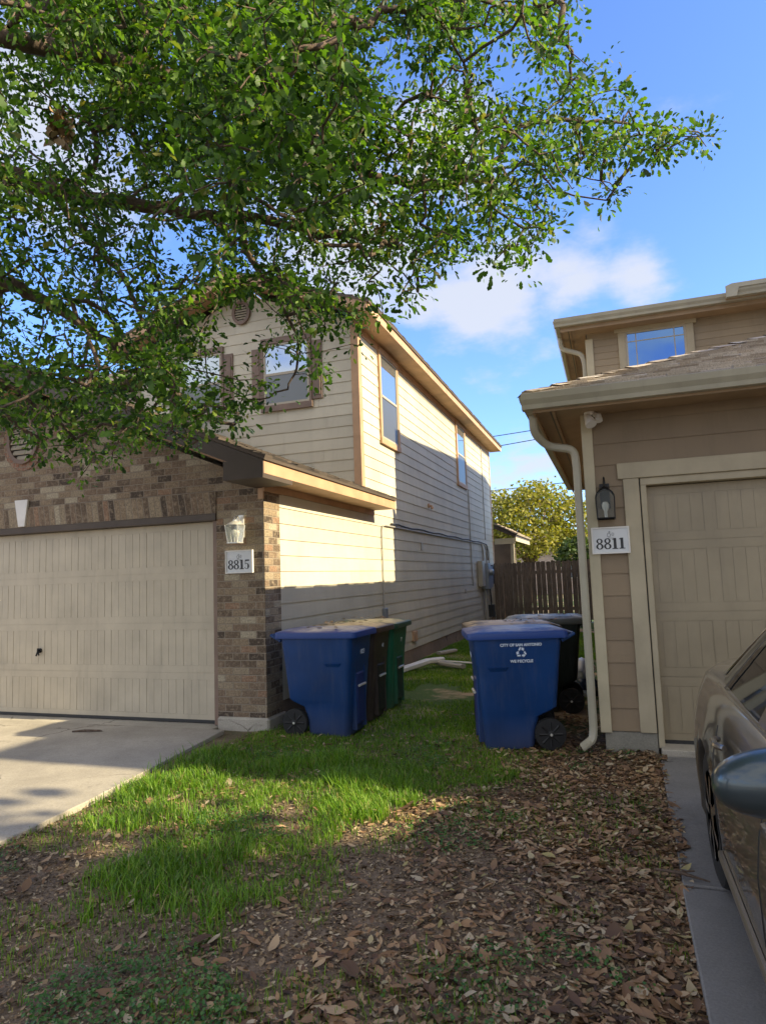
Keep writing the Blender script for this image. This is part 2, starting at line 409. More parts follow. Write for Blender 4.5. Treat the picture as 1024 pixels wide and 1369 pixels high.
def bark_mat():
    m, nt, b, _ = new_mat('grey brown bark')
    v = coords(nt, (1, 1, .5)); n1 = noise(nt, v, 18, 6, .75)
    c = ramp(nt, n1, [(.3, (.04, .028, .02)), (.55, (.13, .09, .065)), (.8, (.26, .19, .145))])
    nt.links.new(c, b.inputs['Base Color']); b.inputs['Roughness'].default_value = .9; bump(nt, b, n1, .9, .02); return m
M['bark'] = bark_mat()
M['leaf'] = leaf_mat('oak leaves', [(0, (.015, .042, .007)), (.35, (.04, .10, .014)), (.7, (.085, .18, .02)), (.92, (.15, .26, .03)), (1, (.18, .17, .05))], .45, .55)
M['leaf_y'] = leaf_mat('yellow green leaves', [(0, (.14, .15, .022)), (.4, (.23, .225, .035)), (.8, (.33, .29, .05)), (1, (.10, .14, .025))], .35, .6)
M['leaf_far'] = leaf_mat('far tree leaves', [(0, (.03, .06, .015)), (1, (.08, .12, .03))], .3, .6)
M['litter'] = leaf_mat('dry fallen leaves', [(0, (.06, .032, .02)), (.2, (.13, .07, .04)), (.42, (.22, .125, .068)), (.64, (.31, .19, .11)), (.8, (.38, .27, .18)), (.9, (.46, .38, .29)), (.96, (.28, .24, .09)), (1, (.14, .09, .06))], .12, .6)
M['chip'] = leaf_mat('mulch crumbs', [(0, (.06, .04, .025)), (.4, (.16, .108, .068)), (.75, (.27, .195, .125)), (1, (.42, .34, .25))], 0, .9)
M['grass'] = leaf_mat('lawn grass blades', [(0, (.06, .14, .012)), (.5, (.13, .27, .018)), (.85, (.20, .34, .03)), (.93, (.22, .31, .045)), (1, (.38, .32, .15))], .4, .5)
M['clover'] = leaf_mat('low weeds', [(0, (.035, .11, .025)), (.6, (.07, .18, .04)), (1, (.12, .22, .07))], .35, .5)
def ground_mat():
    m, nt, b, _ = new_mat('dirt and lawn ground')
    v = coords(nt); a = noise(nt, v, .9, 6, .6); f = noise(nt, v, 45, 6, .75); g2 = noise(nt, v, 6, 5, .65)
    dirt = ramp(nt, f, [(.25, (.055, .038, .024)), (.5, (.155, .112, .076)), (.75, (.29, .225, .16))])
    dirt = mix(nt, 1.0, dirt, ramp(nt, g2, [(.3, (.72, .70, .66)), (.7, (1.2, 1.16, 1.1))]), 'MULTIPLY')
    gr = ramp(nt, f, [(.25, (.02, .05, .01)), (.75, (.09, .15, .03))])
    sp = N(nt, 'ShaderNodeSeparateXYZ'); nt.links.new(v, sp.inputs[0])
    far = N(nt, 'ShaderNodeMapRange'); nt.links.new(math_(nt, 'ADD', sp.outputs[1], math_(nt, 'MULTIPLY', a, 5.0)), far.inputs[0])
    far.inputs[1].default_value = 8.2; far.inputs[2].default_value = 9.6
    tan = mix(nt, ramp(nt, a, [(.5, (0,) * 3), (.58, (1,) * 3)]), gr, (.34, .25, .16))
    c = mix(nt, far.outputs[0], dirt, tan)
    nt.links.new(c, b.inputs['Base Color']); b.inputs['Roughness'].default_value = .95; bump(nt, b, f, .7, .012); return m
M['ground'] = ground_mat()

# ------------------------------------------------------------------ ground
def gz(x, y):
    """gentle unevenness of the lawn"""
    return .02 * math.sin(x * 1.9 + .6) * math.cos(y * 1.3) + .012 * math.sin(x * 4.1 + y * 3.3) - .03
def build_ground():
    mb = MB()
    xs = np.concatenate([[-150, -60, -25, -12], np.arange(-8, 4.01, .25), [8, 25, 60, 150]])
    ys = np.concatenate([[-60, -20, -6], np.arange(-2, 12.01, .25), [16, 24, 40, 80, 200, 400]])
    vs = [(x, y, gz(x, y) if (-8 <= x <= 4 and -2 <= y <= 12) else -.03) for y in ys for x in xs]; n = len(xs)
    mb.add(vs, [(j * n + i, j * n + i + 1, (j + 1) * n + i + 1, (j + 1) * n + i) for j in range(len(ys) - 1) for i in range(n - 1)])
    return struct(mb.build('ground', M['ground'], smooth=True, fixn=False))
build_ground()
def slab(name, poly, z0, z1, mat):
    mb = MB(); mb.prism(poly, z0, z1, 2); return struct(mb.build(name, mat, bevel=.006))
slab('driveway', [(-3.58, -8), (-3.57, 3.3), (-3.60, 3.9), (-3.86, 6.06), (-9.9, 6.06), (-9.9, -8)], -.15, 0.005, M['conc'])
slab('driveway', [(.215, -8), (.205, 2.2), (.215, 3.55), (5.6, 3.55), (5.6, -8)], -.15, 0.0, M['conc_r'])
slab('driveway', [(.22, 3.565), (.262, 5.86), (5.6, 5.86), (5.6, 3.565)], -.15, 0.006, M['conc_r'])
slab('driveway', [(.285, 5.90), (.285, 6.16), (5.5, 6.16), (5.5, 5.90)], -.15, 0.045, M['found'])
slab('driveway', [(-4.04, 6.075), (-4.04, 6.5), (-9.6, 6.5), (-9.6, 6.075)], -.15, -.005, M['found'])

# ------------------------------------------------------------------ roof with real shingle courses
def shingle_roof(origin, uvec, svec, poly, mat, parent, name='roof', expo=.14, tab=.32, thick=.02, seed=1):
    """poly in (u,s) on the plane: u along the eave, s up the slope; shingle tabs as thin boxes"""
    O, U, S = Vector(origin), Vector(uvec).normalized(), Vector(svec).normalized(); Nn = U.cross(S).normalized()
    if Nn.z < 0: Nn = -Nn
    rr = random.Random(seed); mb = MB(); smax = max(p[1] for p in poly); s0 = min(p[1] for p in poly)
    # deck below
    top = [O + U * u + S * s for u, s in poly]; mb.add([p - Nn * .03 for p in top] + [p for p in top],
        [tuple(range(len(poly)))[::-1], tuple(range(len(poly), 2 * len(poly)))] + [(i, (i + 1) % len(poly), len(poly) + (i + 1) % len(poly), len(poly) + i) for i in range(len(poly))])
    s = s0; row = 0
    while s < smax - 1e-4:
        s1 = min(s + expo, smax); q = clip(clip(poly, s, True), s1, False)
        if len(q) >= 3:
            us = [p[0] for p in q]; ua, ub = min(us), max(us); u = ua - rr.random() * tab
            while u < ub:
                w = tab * rr.uniform(.35, 1.0); c0, c1 = max(u, ua), min(u + w, ub)
                if c1 - c0 > .005:
                    qq = [(b, a) for a, b in q]
                    if c0 > ua: qq = clip(qq, c0, True)
                    if c1 < ub: qq = clip(qq, c1, False)
                    qq = [(b, a) for a, b in qq]
                    if len(qq) >= 3:
                        t = thick * rr.choice((.55, .75, 1.0, 1.25))
                        f = lambda p: O + U * p[0] + S * p[1] + Nn * (.003 + t * (1 - .85 * (p[1] - s) / expo))
                        vs = [f(p) for p in qq]; base = [O + U * p[0] + S * p[1] + Nn * .001 for p in qq]; k = len(qq)
                        mb.add(vs + base, [tuple(range(k))] + [(i, (i + 1) % k, k + (i + 1) % k, k + i) for i in range(k)])
                u += w
        s = s1; row += 1
    return mb.build(name, mat, parent, fixn=False)

# ------------------------------------------------------------------ garage door
def garage_door(parent, x0, x1, y, z0, z1, mat, lines, name='garage_door', pitch=.49):
    mb = MB(); mb.box(x0, x1, y, y + .04, z0, z1)
    npan = max(1, round((x1 - x0) / pitch)); pw = (x1 - x0) / npan; e = .0045
    zs = lines
    for a, b in zip(zs[:-1], zs[1:]):
        a2, b2 = a + .004, b - .004; m_ = .07
        mb.box(x0, x1, y - e, y - .0005, a2, a2 + m_); mb.box(x0, x1, y - e, y - .0005, b2 - m_, b2)
        for k in range(npan + 1):
            c = x0 + k * pw; l, r = max(x0, c - .045), min(x1, c + .045)
            mb.box(l, r, y - e, y - .0005, a2 + m_ + .0005, b2 - m_ - .0005)
        for k in range(npan):
            l, r = x0 + k * pw + .045 + .006, x0 + (k + 1) * pw - .045 - .006; nb = 4; w = (r - l) / nb
            for j in range(nb):
                mb.box(l + j * w + .0016, l + (j + 1) * w - .0016, y - e * .8, y - .0005, a2 + m_ + .006, b2 - m_ - .006)
    d = mb.build(name, mat, parent, bevel=0); sm = MB(); sm.box(x0 + .002, x1 - .002, y - .012, y - .0055, z0 - .008, z0 + .022); sm.build('bottom_seal', M['dgrey'], d)
    return d

# ------------------------------------------------------------------ window helper (on an arbitrary plane)
def planar(fn_origin, uax, nax):
    O, U, Nx = Vector(fn_origin), Vector(uax), Vector(nax)
    def f(u, z, o): p = O + U * u + Nx * o; return (p.x, p.y, z)
    return f
def pbox(mb, f, u0, u1, z0, z1, o0, o1):
    vs = [f(u0, z0, o0), f(u1, z0, o0), f(u1, z1, o0), f(u0, z1, o0), f(u0, z0, o1), f(u1, z0, o1), f(u1, z1, o1), f(u0, z1, o1)]
    mb.add(vs, [(0, 1, 2, 3), (4, 7, 6, 5), (0, 4, 5, 1), (1, 5, 6, 2), (2, 6, 7, 3), (3, 7, 4, 0)])
def window(parent, f, u0, u1, z0, z1, trim_m, tw=.09, th=.10, lower_screen=True, grid=None, glass='glass', sill=True, head=0.0):
    w = MB()
    pbox(w, f, u0 - tw, u0, z0 - .0, z1, .0, .042); pbox(w, f, u1, u1 + tw, z0 - .0, z1, .0, .042)
    pbox(w, f, u0 - tw - head, u1 + tw + head, z1 + .001, z1 + th, .0, .046); pbox(w, f, u0 - tw - (.01 if sill else 0), u1 + tw + (.01 if sill else 0), z0 - th, z0 - .001, .0, .05)
    wo = w.build('window', trim_m, parent, bevel=.003)
    fr = MB(); zm = (z0 + z1) / 2; t = .035
    pbox(fr, f, u0 + .001, u0 + t, z0 + .001, z1 - .001, .016, .032); pbox(fr, f, u1 - t, u1 - .001, z0 + .001, z1 - .001, .016, .032)
    pbox(fr, f, u0 + t + .001, u1 - t - .001, z1 - t, z1 - .001, .016, .032); pbox(fr, f, u0 + t + .001, u1 - t - .001, z0 + .001, z0 + t, .016, .032)
    if lower_screen: pbox(fr, f, u0 + t + .001, u1 - t - .001, zm - .02, zm + .02, .016, .036)
    if grid:
        for uu in grid[0]: pbox(fr, f, uu - .008, uu + .008, z0 + t, z1 - t - .001, .0225, .027)
        for zz in grid[1]: pbox(fr, f, u0 + t + .001, u1 - t - .001, zz - .008, zz + .008, .0222, .0265)
    fr.build('frame', M['vinyl'], wo)
    g = MB()
    if lower_screen:
        pbox(g, f, u0 + t, u1 - t, zm + .02, z1 - t, .0145, .0215); g.build('glass_pane', M[glass], wo)
        s = MB(); pbox(s, f, u0 + t, u1 - t, z0 + t, zm - .02, .0145, .026); s.build('insect_screen', M['screen'], wo)
    else:
        pbox(g, f, u0 + t, u1 - t, z0 + t, z1 - t, .0145, .0215); g.build('glass_pane', M[glass], wo)
    return wo

# ================================================================== HOUSE 8815 (left)
XS = -3.47; YF = 6.23; YU = 9.24; YE = 20.75; RX = -5.46; GR = -6.80
h1 = thing('house', 'cream two-storey house with brick garage front, brown trim and dark shingles', 'house', (-6.8, 6.23, 0))
def P1(mb, name, mat, **kw):
    # geometry is written in world coordinates; shift into the house's frame
    mb.v = [(x + 6.8, y - 6.23, z) for x, y, z in mb.v]; return mb.build(name, mat, h1, **kw)
def H1(o): # world-coordinates part objects built without shift
    o.location = (6.8, -6.23, 0); return o
# side walls: lap siding on the +X side (garage + main storeys)
fS = lambda u, z, o: (XS + o, u, z)
mb = lap_siding([(6.585, .215), (YU, .215), (YU, 2.66), (6.585, 2.66)], .215 - .03, .178, fS)
mb2 = lap_siding([(YU + .0, .215), (YE, .215), (YE, 5.45), (YU, 5.45)], .215 - .03, .178, fS)
mb.add(mb2.v, mb2.f)
H1(mb.build('wall', M['sid_l'], h1, fixn=False))
# upper front gable wall (faces -Y)
fF = lambda u, z, o: (u, YU - o, z)
poly = [(-7.45, 2.4), (XS, 2.4), (XS, 5.45), (RX, 5.45 + .38 * (XS - RX)), (-7.45, 5.45)]
H1(lap_siding(poly, 2.44, .173, fF).build('wall', M['sid_lx'], h1, fixn=False))
# core blocks so that light does not leak
mb = MB(); mb.box(-10.1, XS - .02, 6.34, YU + .5, .0, 2.60); mb.box(-7.45, XS - .022, YU + .012, YE, .0, 5.42)
mb.box(-11.5, -7.46, YU + 1.6, YE, 0, 5.42)
mb.prism([(-7.44, 5.421), (XS - .015, 5.421), (RX, 5.40 + .38 * 1.96)], YU + .012, YE, 1)
P1(mb, 'wall', M['sid_lx'], fixn=True)
# recessed left wing front siding
fW = lambda u, z, o: (u, YU + 1.58 - o, z)
H1(lap_siding([(-11.5, 2.4), (-7.46, 2.4), (-7.46, 5.42), (-11.5, 5.42)], 2.44, .173, fW).build('wall', M['sid_lx'], h1, fixn=False))
# foundation strip
mb = MB(); mb.box(XS - .4, XS - .004, 6.60, YE - .01, -.2, .205); P1(mb, 'foundation', M['found_s'])
# corner boards
mb = MB(); mb.box(XS - .10, XS + .022, YU - .022, YU + .0, 2.55, 5.44); mb.box(XS + .0, XS + .024, YU + .0005, YU + .105, 2.72, 5.44)
mb.box(XS + .0, XS + .022, YE - .1, YE + .02, .2, 5.44)
P1(mb, 'corner_trim', M['trim_l'], bevel=.002)
# brick facade with door opening
BX0, BX1 = -10.14, -3.46; DX0, DX1 = -9.56, -4.04; ZT = 2.19; ZS = 2.50
eav = 2.62; sl = .42
mb = MB()
mb.box(DX1, BX1, YF, 6.585, .10, ZS)                      # right pier
mb.box(BX0, DX0, YF, 6.585, .10, ZS)
# gable brick above soldier course
zr = 2.50 + .42 * (BX1 - GR) + .05
mb.prism([(BX0, ZS + .0005), (BX1, ZS + .0005), (BX1 - .0, 2.56), (GR, zr), (BX0, 2.56)], YF + .0, YF + .11, 1)
P1(mb, 'brick_facade', M['brick'])
mb = MB(); mb.box(XS + .012, BX1 + .0025, YF + .003, 6.583, .101, ZS + .05); P1(mb, 'brick_return', M['brick_y'])
mb = MB(); mb.box(DX0, DX1 - .0, YF - .012, YF + .11, 2.262, ZS - .001); P1(mb, 'soldier_course', M['soldier'])
# brick base (plastered foundation foot)
mb = MB(); mb.box(DX1 + .0, BX1 + .035, YF - .03, 6.62, -.2, .099); mb.box(BX0 - .035, DX0, YF - .03, 6.62, -.2, .099); P1(mb, 'foundation', M['found'], bevel=.02)
# steel lintel beam + jambs
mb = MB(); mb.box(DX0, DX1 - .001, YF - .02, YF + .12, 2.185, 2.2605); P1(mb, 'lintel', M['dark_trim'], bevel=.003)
mb = MB(); mb.box(DX1 - .055, DX1 - .001, YF + .012, YF + .16, 0.0, 2.184); mb.box(DX0 + .001, DX0 + .055, YF + .012, YF + .16, 0, 2.184); P1(mb, 'door_jamb', M['shutter'], bevel=.003)
gd = garage_door(h1, DX0 + .056, DX1 - .056, YF + .10, .012, 2.183, M['door_l'], [.012, .535, 1.08, 1.635, 2.183]); H1(gd)
mb = MB(); hx, hz = -6.57, .77
mb.lathe([(.028, 0), (.028, -.012), (.012, -.016), (.012, -.035)], (hx, YF + .09, hz), 'y', 14); mb.tube([(hx - .0, YF + .055, hz + .03), (hx, YF + .052, hz - .01), (hx - .02, YF + .05, hz - .06)], .010, 8); mb.tube([(hx, YF + .055, hz), (hx + .022, YF + .05, hz - .055)], .008, 8)
mb.v = [(x + 6.8 - 6.8, y, z) for x, y, z in mb.v]
mb.build('handle', M['blackmetal'], gd)
# keystone
mb = MB(); mb.prism([(-6.82, 2.27), (-6.72, 2.27), (-6.675, 2.60), (-6.885, 2.60)], YF - .035, YF - .001, 1); P1(mb, 'keystone', M['white'], bevel=.004)
# round louvre vent in the brick gable
def round_vent(cx, cy, cz, rx, rz, ring_m, ring2=None):
    k = 28
    def ell(r1, r2, o): return [(cx + r1 * math.cos(2 * math.pi * j / k), cy - o, cz + r2 * math.sin(2 * math.pi * j / k)) for j in range(k)]
    def ring(mb, ri, ro, o0, o1):
        a, b, c, d = ell(*ri, o0), ell(*ro, o0), ell(*ro, o1), ell(*ri, o1); vs = a + b + c + d
        fs = []
        for j in range(k):
            n = (j + 1) % k; fs += [(3 * k + j, 3 * k + n, 2 * k + n, 2 * k + j), (j, 3 * k + j, 3 * k + n, n), (k + j, k + n, 2 * k + n, 2 * k + j)]
        mb.add(vs, fs)
    mb = MB(); ring(mb, (rx, rz), (rx + .05, rz + .05), 0, .045); v = P1(mb, 'gable_vent', ring_m)
    mb = MB(); mb.add(ell(rx, rz, .004), [tuple(range(k))]); mb.v = [(x + 6.8, y - 6.23, z) for x, y, z in mb.v]; mb.build('vent_backing', M['black'], v)
    mb = MB(); n = 7
    for i in range(n):
        z = cz - rz + (i + .5) * 2 * rz / n; w = rx * math.sqrt(max(0, 1 - ((z - cz) / rz) ** 2)) - .004; hh = rz / n * .75
        mb.add([(cx - w, cy - .008, z + hh), (cx + w, cy - .008, z + hh), (cx + w, cy - .036, z - hh), (cx - w, cy - .036, z - hh)], [(0, 1, 2, 3)])
        mb.add([(cx - w, cy - .036, z - hh), (cx + w, cy - .036, z - hh), (cx + w, cy - .030, z - hh - .008), (cx - w, cy - .030, z - hh - .008)], [(0, 1, 2, 3)])
    mb.v = [(x + 6.8, y - 6.23, z) for x, y, z in mb.v]; mb.build('vent_louvre', M['vinyl'], v, fixn=False)
    if ring2:
        mb = MB(); ring(mb, (rx + .0505, rz + .0505), (rx + .13, rz + .13), 0, .012); P1(mb, 'brick_ring', ring2)
P5 = at_y(33, 590, YF)
round_vent(P5[0], YF, P5[2], .20, .24, M['shutter'], M['redbrick'])
P6 = at_y(324, 419, YU)
round_vent(P6[0], YU - .014, P6[2], .115, .15, M['shutter'])
# garage roof: gable to the front, ridge along Y at GR
EX = -3.11; EZ = 2.70; YG0 = 5.62
rise = EZ + sl * (EX - GR)
def roof1(o): o.location = (6.8, -6.23, 0); return o
L = (EX - GR) * math.hypot(1, sl)
roof1(shingle_roof((EX + .03, YG0 - .03, EZ), (0, 1, 0), (-1, 0, sl), [(0, 0), (YU - YG0 + .03, 0), (YU - YG0 + .03, L), (0, L)], M['shing_d'], h1, seed=3))
roof1(shingle_roof((EX + .03, YU - .001, EZ), (0, 1, 0), (-1, 0, sl), [(0, 0), (.50, 0), (.50, .37), (0, .37)], M['shing_d'], h1, seed=4))
roof1(shingle_roof((2 * GR - EX - .03, YG0 - .03, EZ), (0, 1, 0), (1, 0, sl), [(0, 0), (YU - YG0 + .03, 0), (YU - YG0 + .03, L), (0, L)], M['shing_d'], h1, seed=5))
mb = MB()   # side eave fascia + soffit + front return box
mb.box(EX - .02, EX, YG0, YU + .51, 2.545, 2.685)
mb.box(EX - .02 - .34, EX - .0205, YG0 + .02, YU + .51, 2.55, 2.57)
mb.box(EX - .37, EX - .0205, YU + .49, YU + .51, 2.571, 2.66)
P1(mb, 'fascia', M['trim_l'], bevel=.002)
mb = MB()   # rake overhang (shade put into its dark colour) and its underside, box end
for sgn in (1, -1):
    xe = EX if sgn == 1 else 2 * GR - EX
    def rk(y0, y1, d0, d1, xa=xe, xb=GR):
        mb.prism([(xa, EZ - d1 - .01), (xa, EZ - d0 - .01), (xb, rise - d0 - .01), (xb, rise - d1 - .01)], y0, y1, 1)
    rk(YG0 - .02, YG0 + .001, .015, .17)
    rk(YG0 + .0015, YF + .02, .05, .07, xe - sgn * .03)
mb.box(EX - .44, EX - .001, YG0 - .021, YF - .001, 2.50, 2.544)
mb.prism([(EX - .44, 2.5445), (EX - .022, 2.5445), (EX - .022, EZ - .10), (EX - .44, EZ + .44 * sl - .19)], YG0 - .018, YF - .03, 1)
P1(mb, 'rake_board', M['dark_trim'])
mb = MB()   # frieze along the brick under the rake
for sgn in (1, -1):
    xe = EX - .38 if sgn == 1 else 2 * GR - EX + .38
    z0 = EZ + .38 * sl - .17
    mb.prism([(xe, z0 - .06), (xe, z0 + .03), (GR, rise - .17 + .03), (GR, rise - .17 - .06)], YF - .025, YF - .001, 1)
mb.box(EX - .40, BX1 + .012, YF - .028, YF - .0005, 2.38, 2.495)
mb.box(BX1 + .003, BX1 + .03, YF - .028, 6.61, 2.46, 2.545)
P1(mb, 'frieze_board', M['trim_l'], bevel=.002)
mb = MB(); mb.box(XS + .0, XS + .02, 6.6, YU + .48, 2.47, 2.549); P1(mb, 'frieze_board', M['trim_l'])
# main roof: gable, ridge along Y at RX
UEX = -3.11; UEZ = 5.53; us = .38; YR0 = 8.80; YR1 = 21.1; ur = UEZ + us * (UEX - RX); UL = (UEX - RX) * math.hypot(1, us)
roof1(shingle_roof((UEX + .03, YR0 - .03, UEZ), (0, 1, 0), (-1, 0, us), [(0, 0), (YR1 - YR0, 0), (YR1 - YR0, UL), (0, UL)], M['shing_d'], h1, seed=6))
roof1(shingle_roof((2 * RX - UEX - .03, YR0 - .03, UEZ), (0, 1, 0), (1, 0, us), [(0, 0), (YR1 - YR0, 0), (YR1 - YR0, UL), (0, UL)], M['shing_d'], h1, seed=8))
mb = MB(); mb.prism([(YU + 1.0, 5.50), (YE + .3, 5.50), (YE - 3.4, 7.3), (YU + 5, 7.3)], -11.9, -7.5, 0); P1(mb, 'roof', M['shing_d'])
mb = MB()
mb.box(UEX - .02, UEX, YR0, YR1 - .03, 5.375, 5.515)
mb.box(XS + .0, UEX - .0205, YR0 + .03, YR1 - .03, 5.385, 5.40)     # soffit
for xa, xb in ((UEX - .0205, RX), (2 * RX - UEX + .0205, RX)):       # rake boards and rake soffit
    mb.prism([(xa, UEZ - .16), (xa, UEZ - .012), (xb, ur - .012), (xb, ur - .16)], YR0 - .02, YR0, 1)
    mb.prism([(xa, UEZ - .10), (xa, UEZ - .085), (xb, ur - .085), (xb, ur - .10)], YR0 + .001, YU - .001, 1)
P1(mb, 'fascia', M['trim_l'])
mb = MB()   # frieze at the top of the side wall, and along the gable wall
mb.box(XS + .0, XS + .024, YU + .106, YE - .101, 5.26, 5.384)
P1(mb, 'frieze_board', M['trim_l'], bevel=.002)
# side windows
fs2 = lambda u, z, o: (XS + .004 + o, u, z)
for (a, b, c, d) in ((10.22, 11.10, 3.80, 5.245), (16.0, 16.9, 3.80, 5.245)):
    H1(window(h1, fs2, a, b, c, d, M['trim_l'], .075, .012 if False else .10))
# front windows with shutters
ff2 = lambda u, z, o: (u, YU - .004 - o, z)
for wx in (-4.67, -6.25):
    w = H1(window(h1, ff2, wx - .40, wx + .40, 4.28, 5.28, M['shutter'], .04, .10, glass='glass'))
    for sx in (-1, 1):
        mb = MB(); a, b = sorted((wx + sx * .445, wx + sx * .615)); z0, z1 = 4.30, 5.24
        pbox(mb, ff2, a, b, z0, z1, .0, .03)
        for (q0, q1) in ((z0 + .06, (z0 + z1) / 2 - .03), ((z0 + z1) / 2 + .03, z1 - .06)):
            pbox(mb, ff2, a + .03, b - .03, q0, q1, .0305, .040)
        P1(mb, 'shutter', M['shutter'], bevel=.004)
# small wall details on the siding
mb = MB()
mb.box(XS, XS + .05, 11.55, 11.78, .34, .52); P1(mb, 'wall_vent', M['trim_l'], bevel=.006)
mb = MB(); mb.lathe([(.05, 0), (.05, .02), (.03, .03)], (XS + .012, 13.05, 2.93), 'x', 12); mb.tube([(XS + .02, 13.05, 2.93), (XS + .07, 13.06, 2.92), (XS + .09, 13.07, 2.86)], [.02, .025, .034], 8); P1(mb, 'dryer_vent', M['trim_l'], smooth=True)
mb = MB(); mb.box(XS + .012, XS + .03, 12.35, 12.45, 2.0, 2.15); mb.box(XS + .012, XS + .03, 16.2, 16.3, 1.05, 1.15); P1(mb, 'cover_plate', M['conduit'], bevel=.003)
# conduit run
mb = MB()
mb.tube([(XS + .03, 10.02, 1.0), (XS + .03, 10.02, 2.25), (XS + .03, 10.08, 2.33), (XS + .03, 10.2, 2.345), (XS + .03, 18.6, 2.345), (XS + .03, 18.7, 2.30), (XS + .03, 18.72, 1.85)], .013, 8)
P1(mb, 'conduit', M['conduit'], smooth=True)
mb = MB(); mb.tube([(XS + .035, 10.5, 2.39)] + [(XS + .035, 10.5 + i * .4, 2.385 + .012 * math.sin(i * 1.7)) for i in range(1, 22)] + [(XS + .035, 19.4, 2.36), (XS + .035, 19.5, 1.9)], .014, 6); P1(mb, 'cable', M['dgrey'])
mb = MB(); mb.box(XS + .012, XS + .07, 9.96, 10.08, .86, 1.02); P1(mb, 'junction_box', M['grey'], bevel=.006)
mb = MB(); mb.tube([(XS + .03, 17.12, 3.72), (XS + .03, 17.12, 1.5), (XS + .03, 17.2, 1.2)], .014, 8); mb.tube([(XS + .03, 19.3, 5.3), (XS + .03, 19.3, 2.5)], .012, 8); P1(mb, 'conduit', M['conduit'], smooth=True)
# patio cover at the back
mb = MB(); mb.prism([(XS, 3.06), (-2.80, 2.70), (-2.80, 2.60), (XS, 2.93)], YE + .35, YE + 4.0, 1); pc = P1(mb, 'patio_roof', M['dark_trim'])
mb = MB(); mb.box(-2.83, -2.79, YE + .32, YE + 4.0, 2.50, 2.62); mb.box(XS, -2.83, YE + .315, YE + .345, 2.42, 2.60); mb.box(-2.98, -2.88, YE + .36, YE + .46, 0, 2.5); P1(mb, 'patio_frame', M['corner_r'])
shingle = roof1(shingle_roof((-2.74, YE + .3, 2.72), (0, 1, 0), (-1, 0, .54), [(0, 0), (3.8, 0), (3.8, .8), (0, .8)], M['shing_l'], h1, seed=11))
mb = MB(); mb.box(XS - 3, -3.05, YE + 1.9, YE + 2.0, 0, 2.55); P1(mb, 'wall', M['shutter'])  # patio back wall; dark brown stands for the wall and its shade

# electric meter boxes (utility gear on the side wall)
em = thing('electric_meter', 'grey electric meter and breaker boxes with pipes at far end of siding', 'electric meter', (XS + .01, 18.4, 0))
def PE(mb, name, mat, par=em, **kw):
    mb.v = [(x - XS - .01, y - 18.4, z) for x, y, z in mb.v]; return mb.build(name, mat, par, **kw)
mb = MB(); mb.box(XS + .015, XS + .15, 17.95, 18.35, 1.16, 1.86); PE(mb, 'breaker_box', simple('pale beige steel', (.40, .37, .30), .45), bevel=.012)
mb = MB(); mb.box(XS + .015, XS + .22, 18.45, 18.85, 1.08, 1.80); PE(mb, 'meter_box', M['grey'], bevel=.012)
mb = MB(); mb.lathe([(.10, 0), (.10, .06), (.085, .10), (.06, .11)], (XS + .2205, 18.65, 1.55), 'x', 16); PE(mb, 'meter_dial', M['grey'], smooth=True)
mb = MB(); mb.box(XS + .015, XS + .20, 18.95, 19.3, 1.12, 1.72); PE(mb, 'meter_box', M['grey'], bevel=.012)
mb = MB(); mb.box(XS + .015, XS + .17, 19.42, 19.75, 1.2, 1.75); PE(mb, 'disconnect_box', M['blackmetal'], bevel=.012)
mb = MB()
for y in (18.55, 18.75, 19.1): mb.tube([(XS + .09, y, 1.11), (XS + .09, y, .0)], .028, 8)
for y in (18.6, 19.1, 19.5): mb.tube([(XS + .07, y, 1.72), (XS + .07, y, 2.15), (XS + .05, y - .1, 2.33)], .02, 8)
PE(mb, 'conduit', M['conduit'], smooth=True)
mb = MB(); mb.tube([(XS + .1, 19.2, 1.12), (XS + .12, 19.22, .7), (XS + .1, 19.15, .45)], .03, 8); mb.box(XS + .03, XS + .22, 19.02, 19.25, .28, .62); PE(mb, 'cable', M['dgrey'])

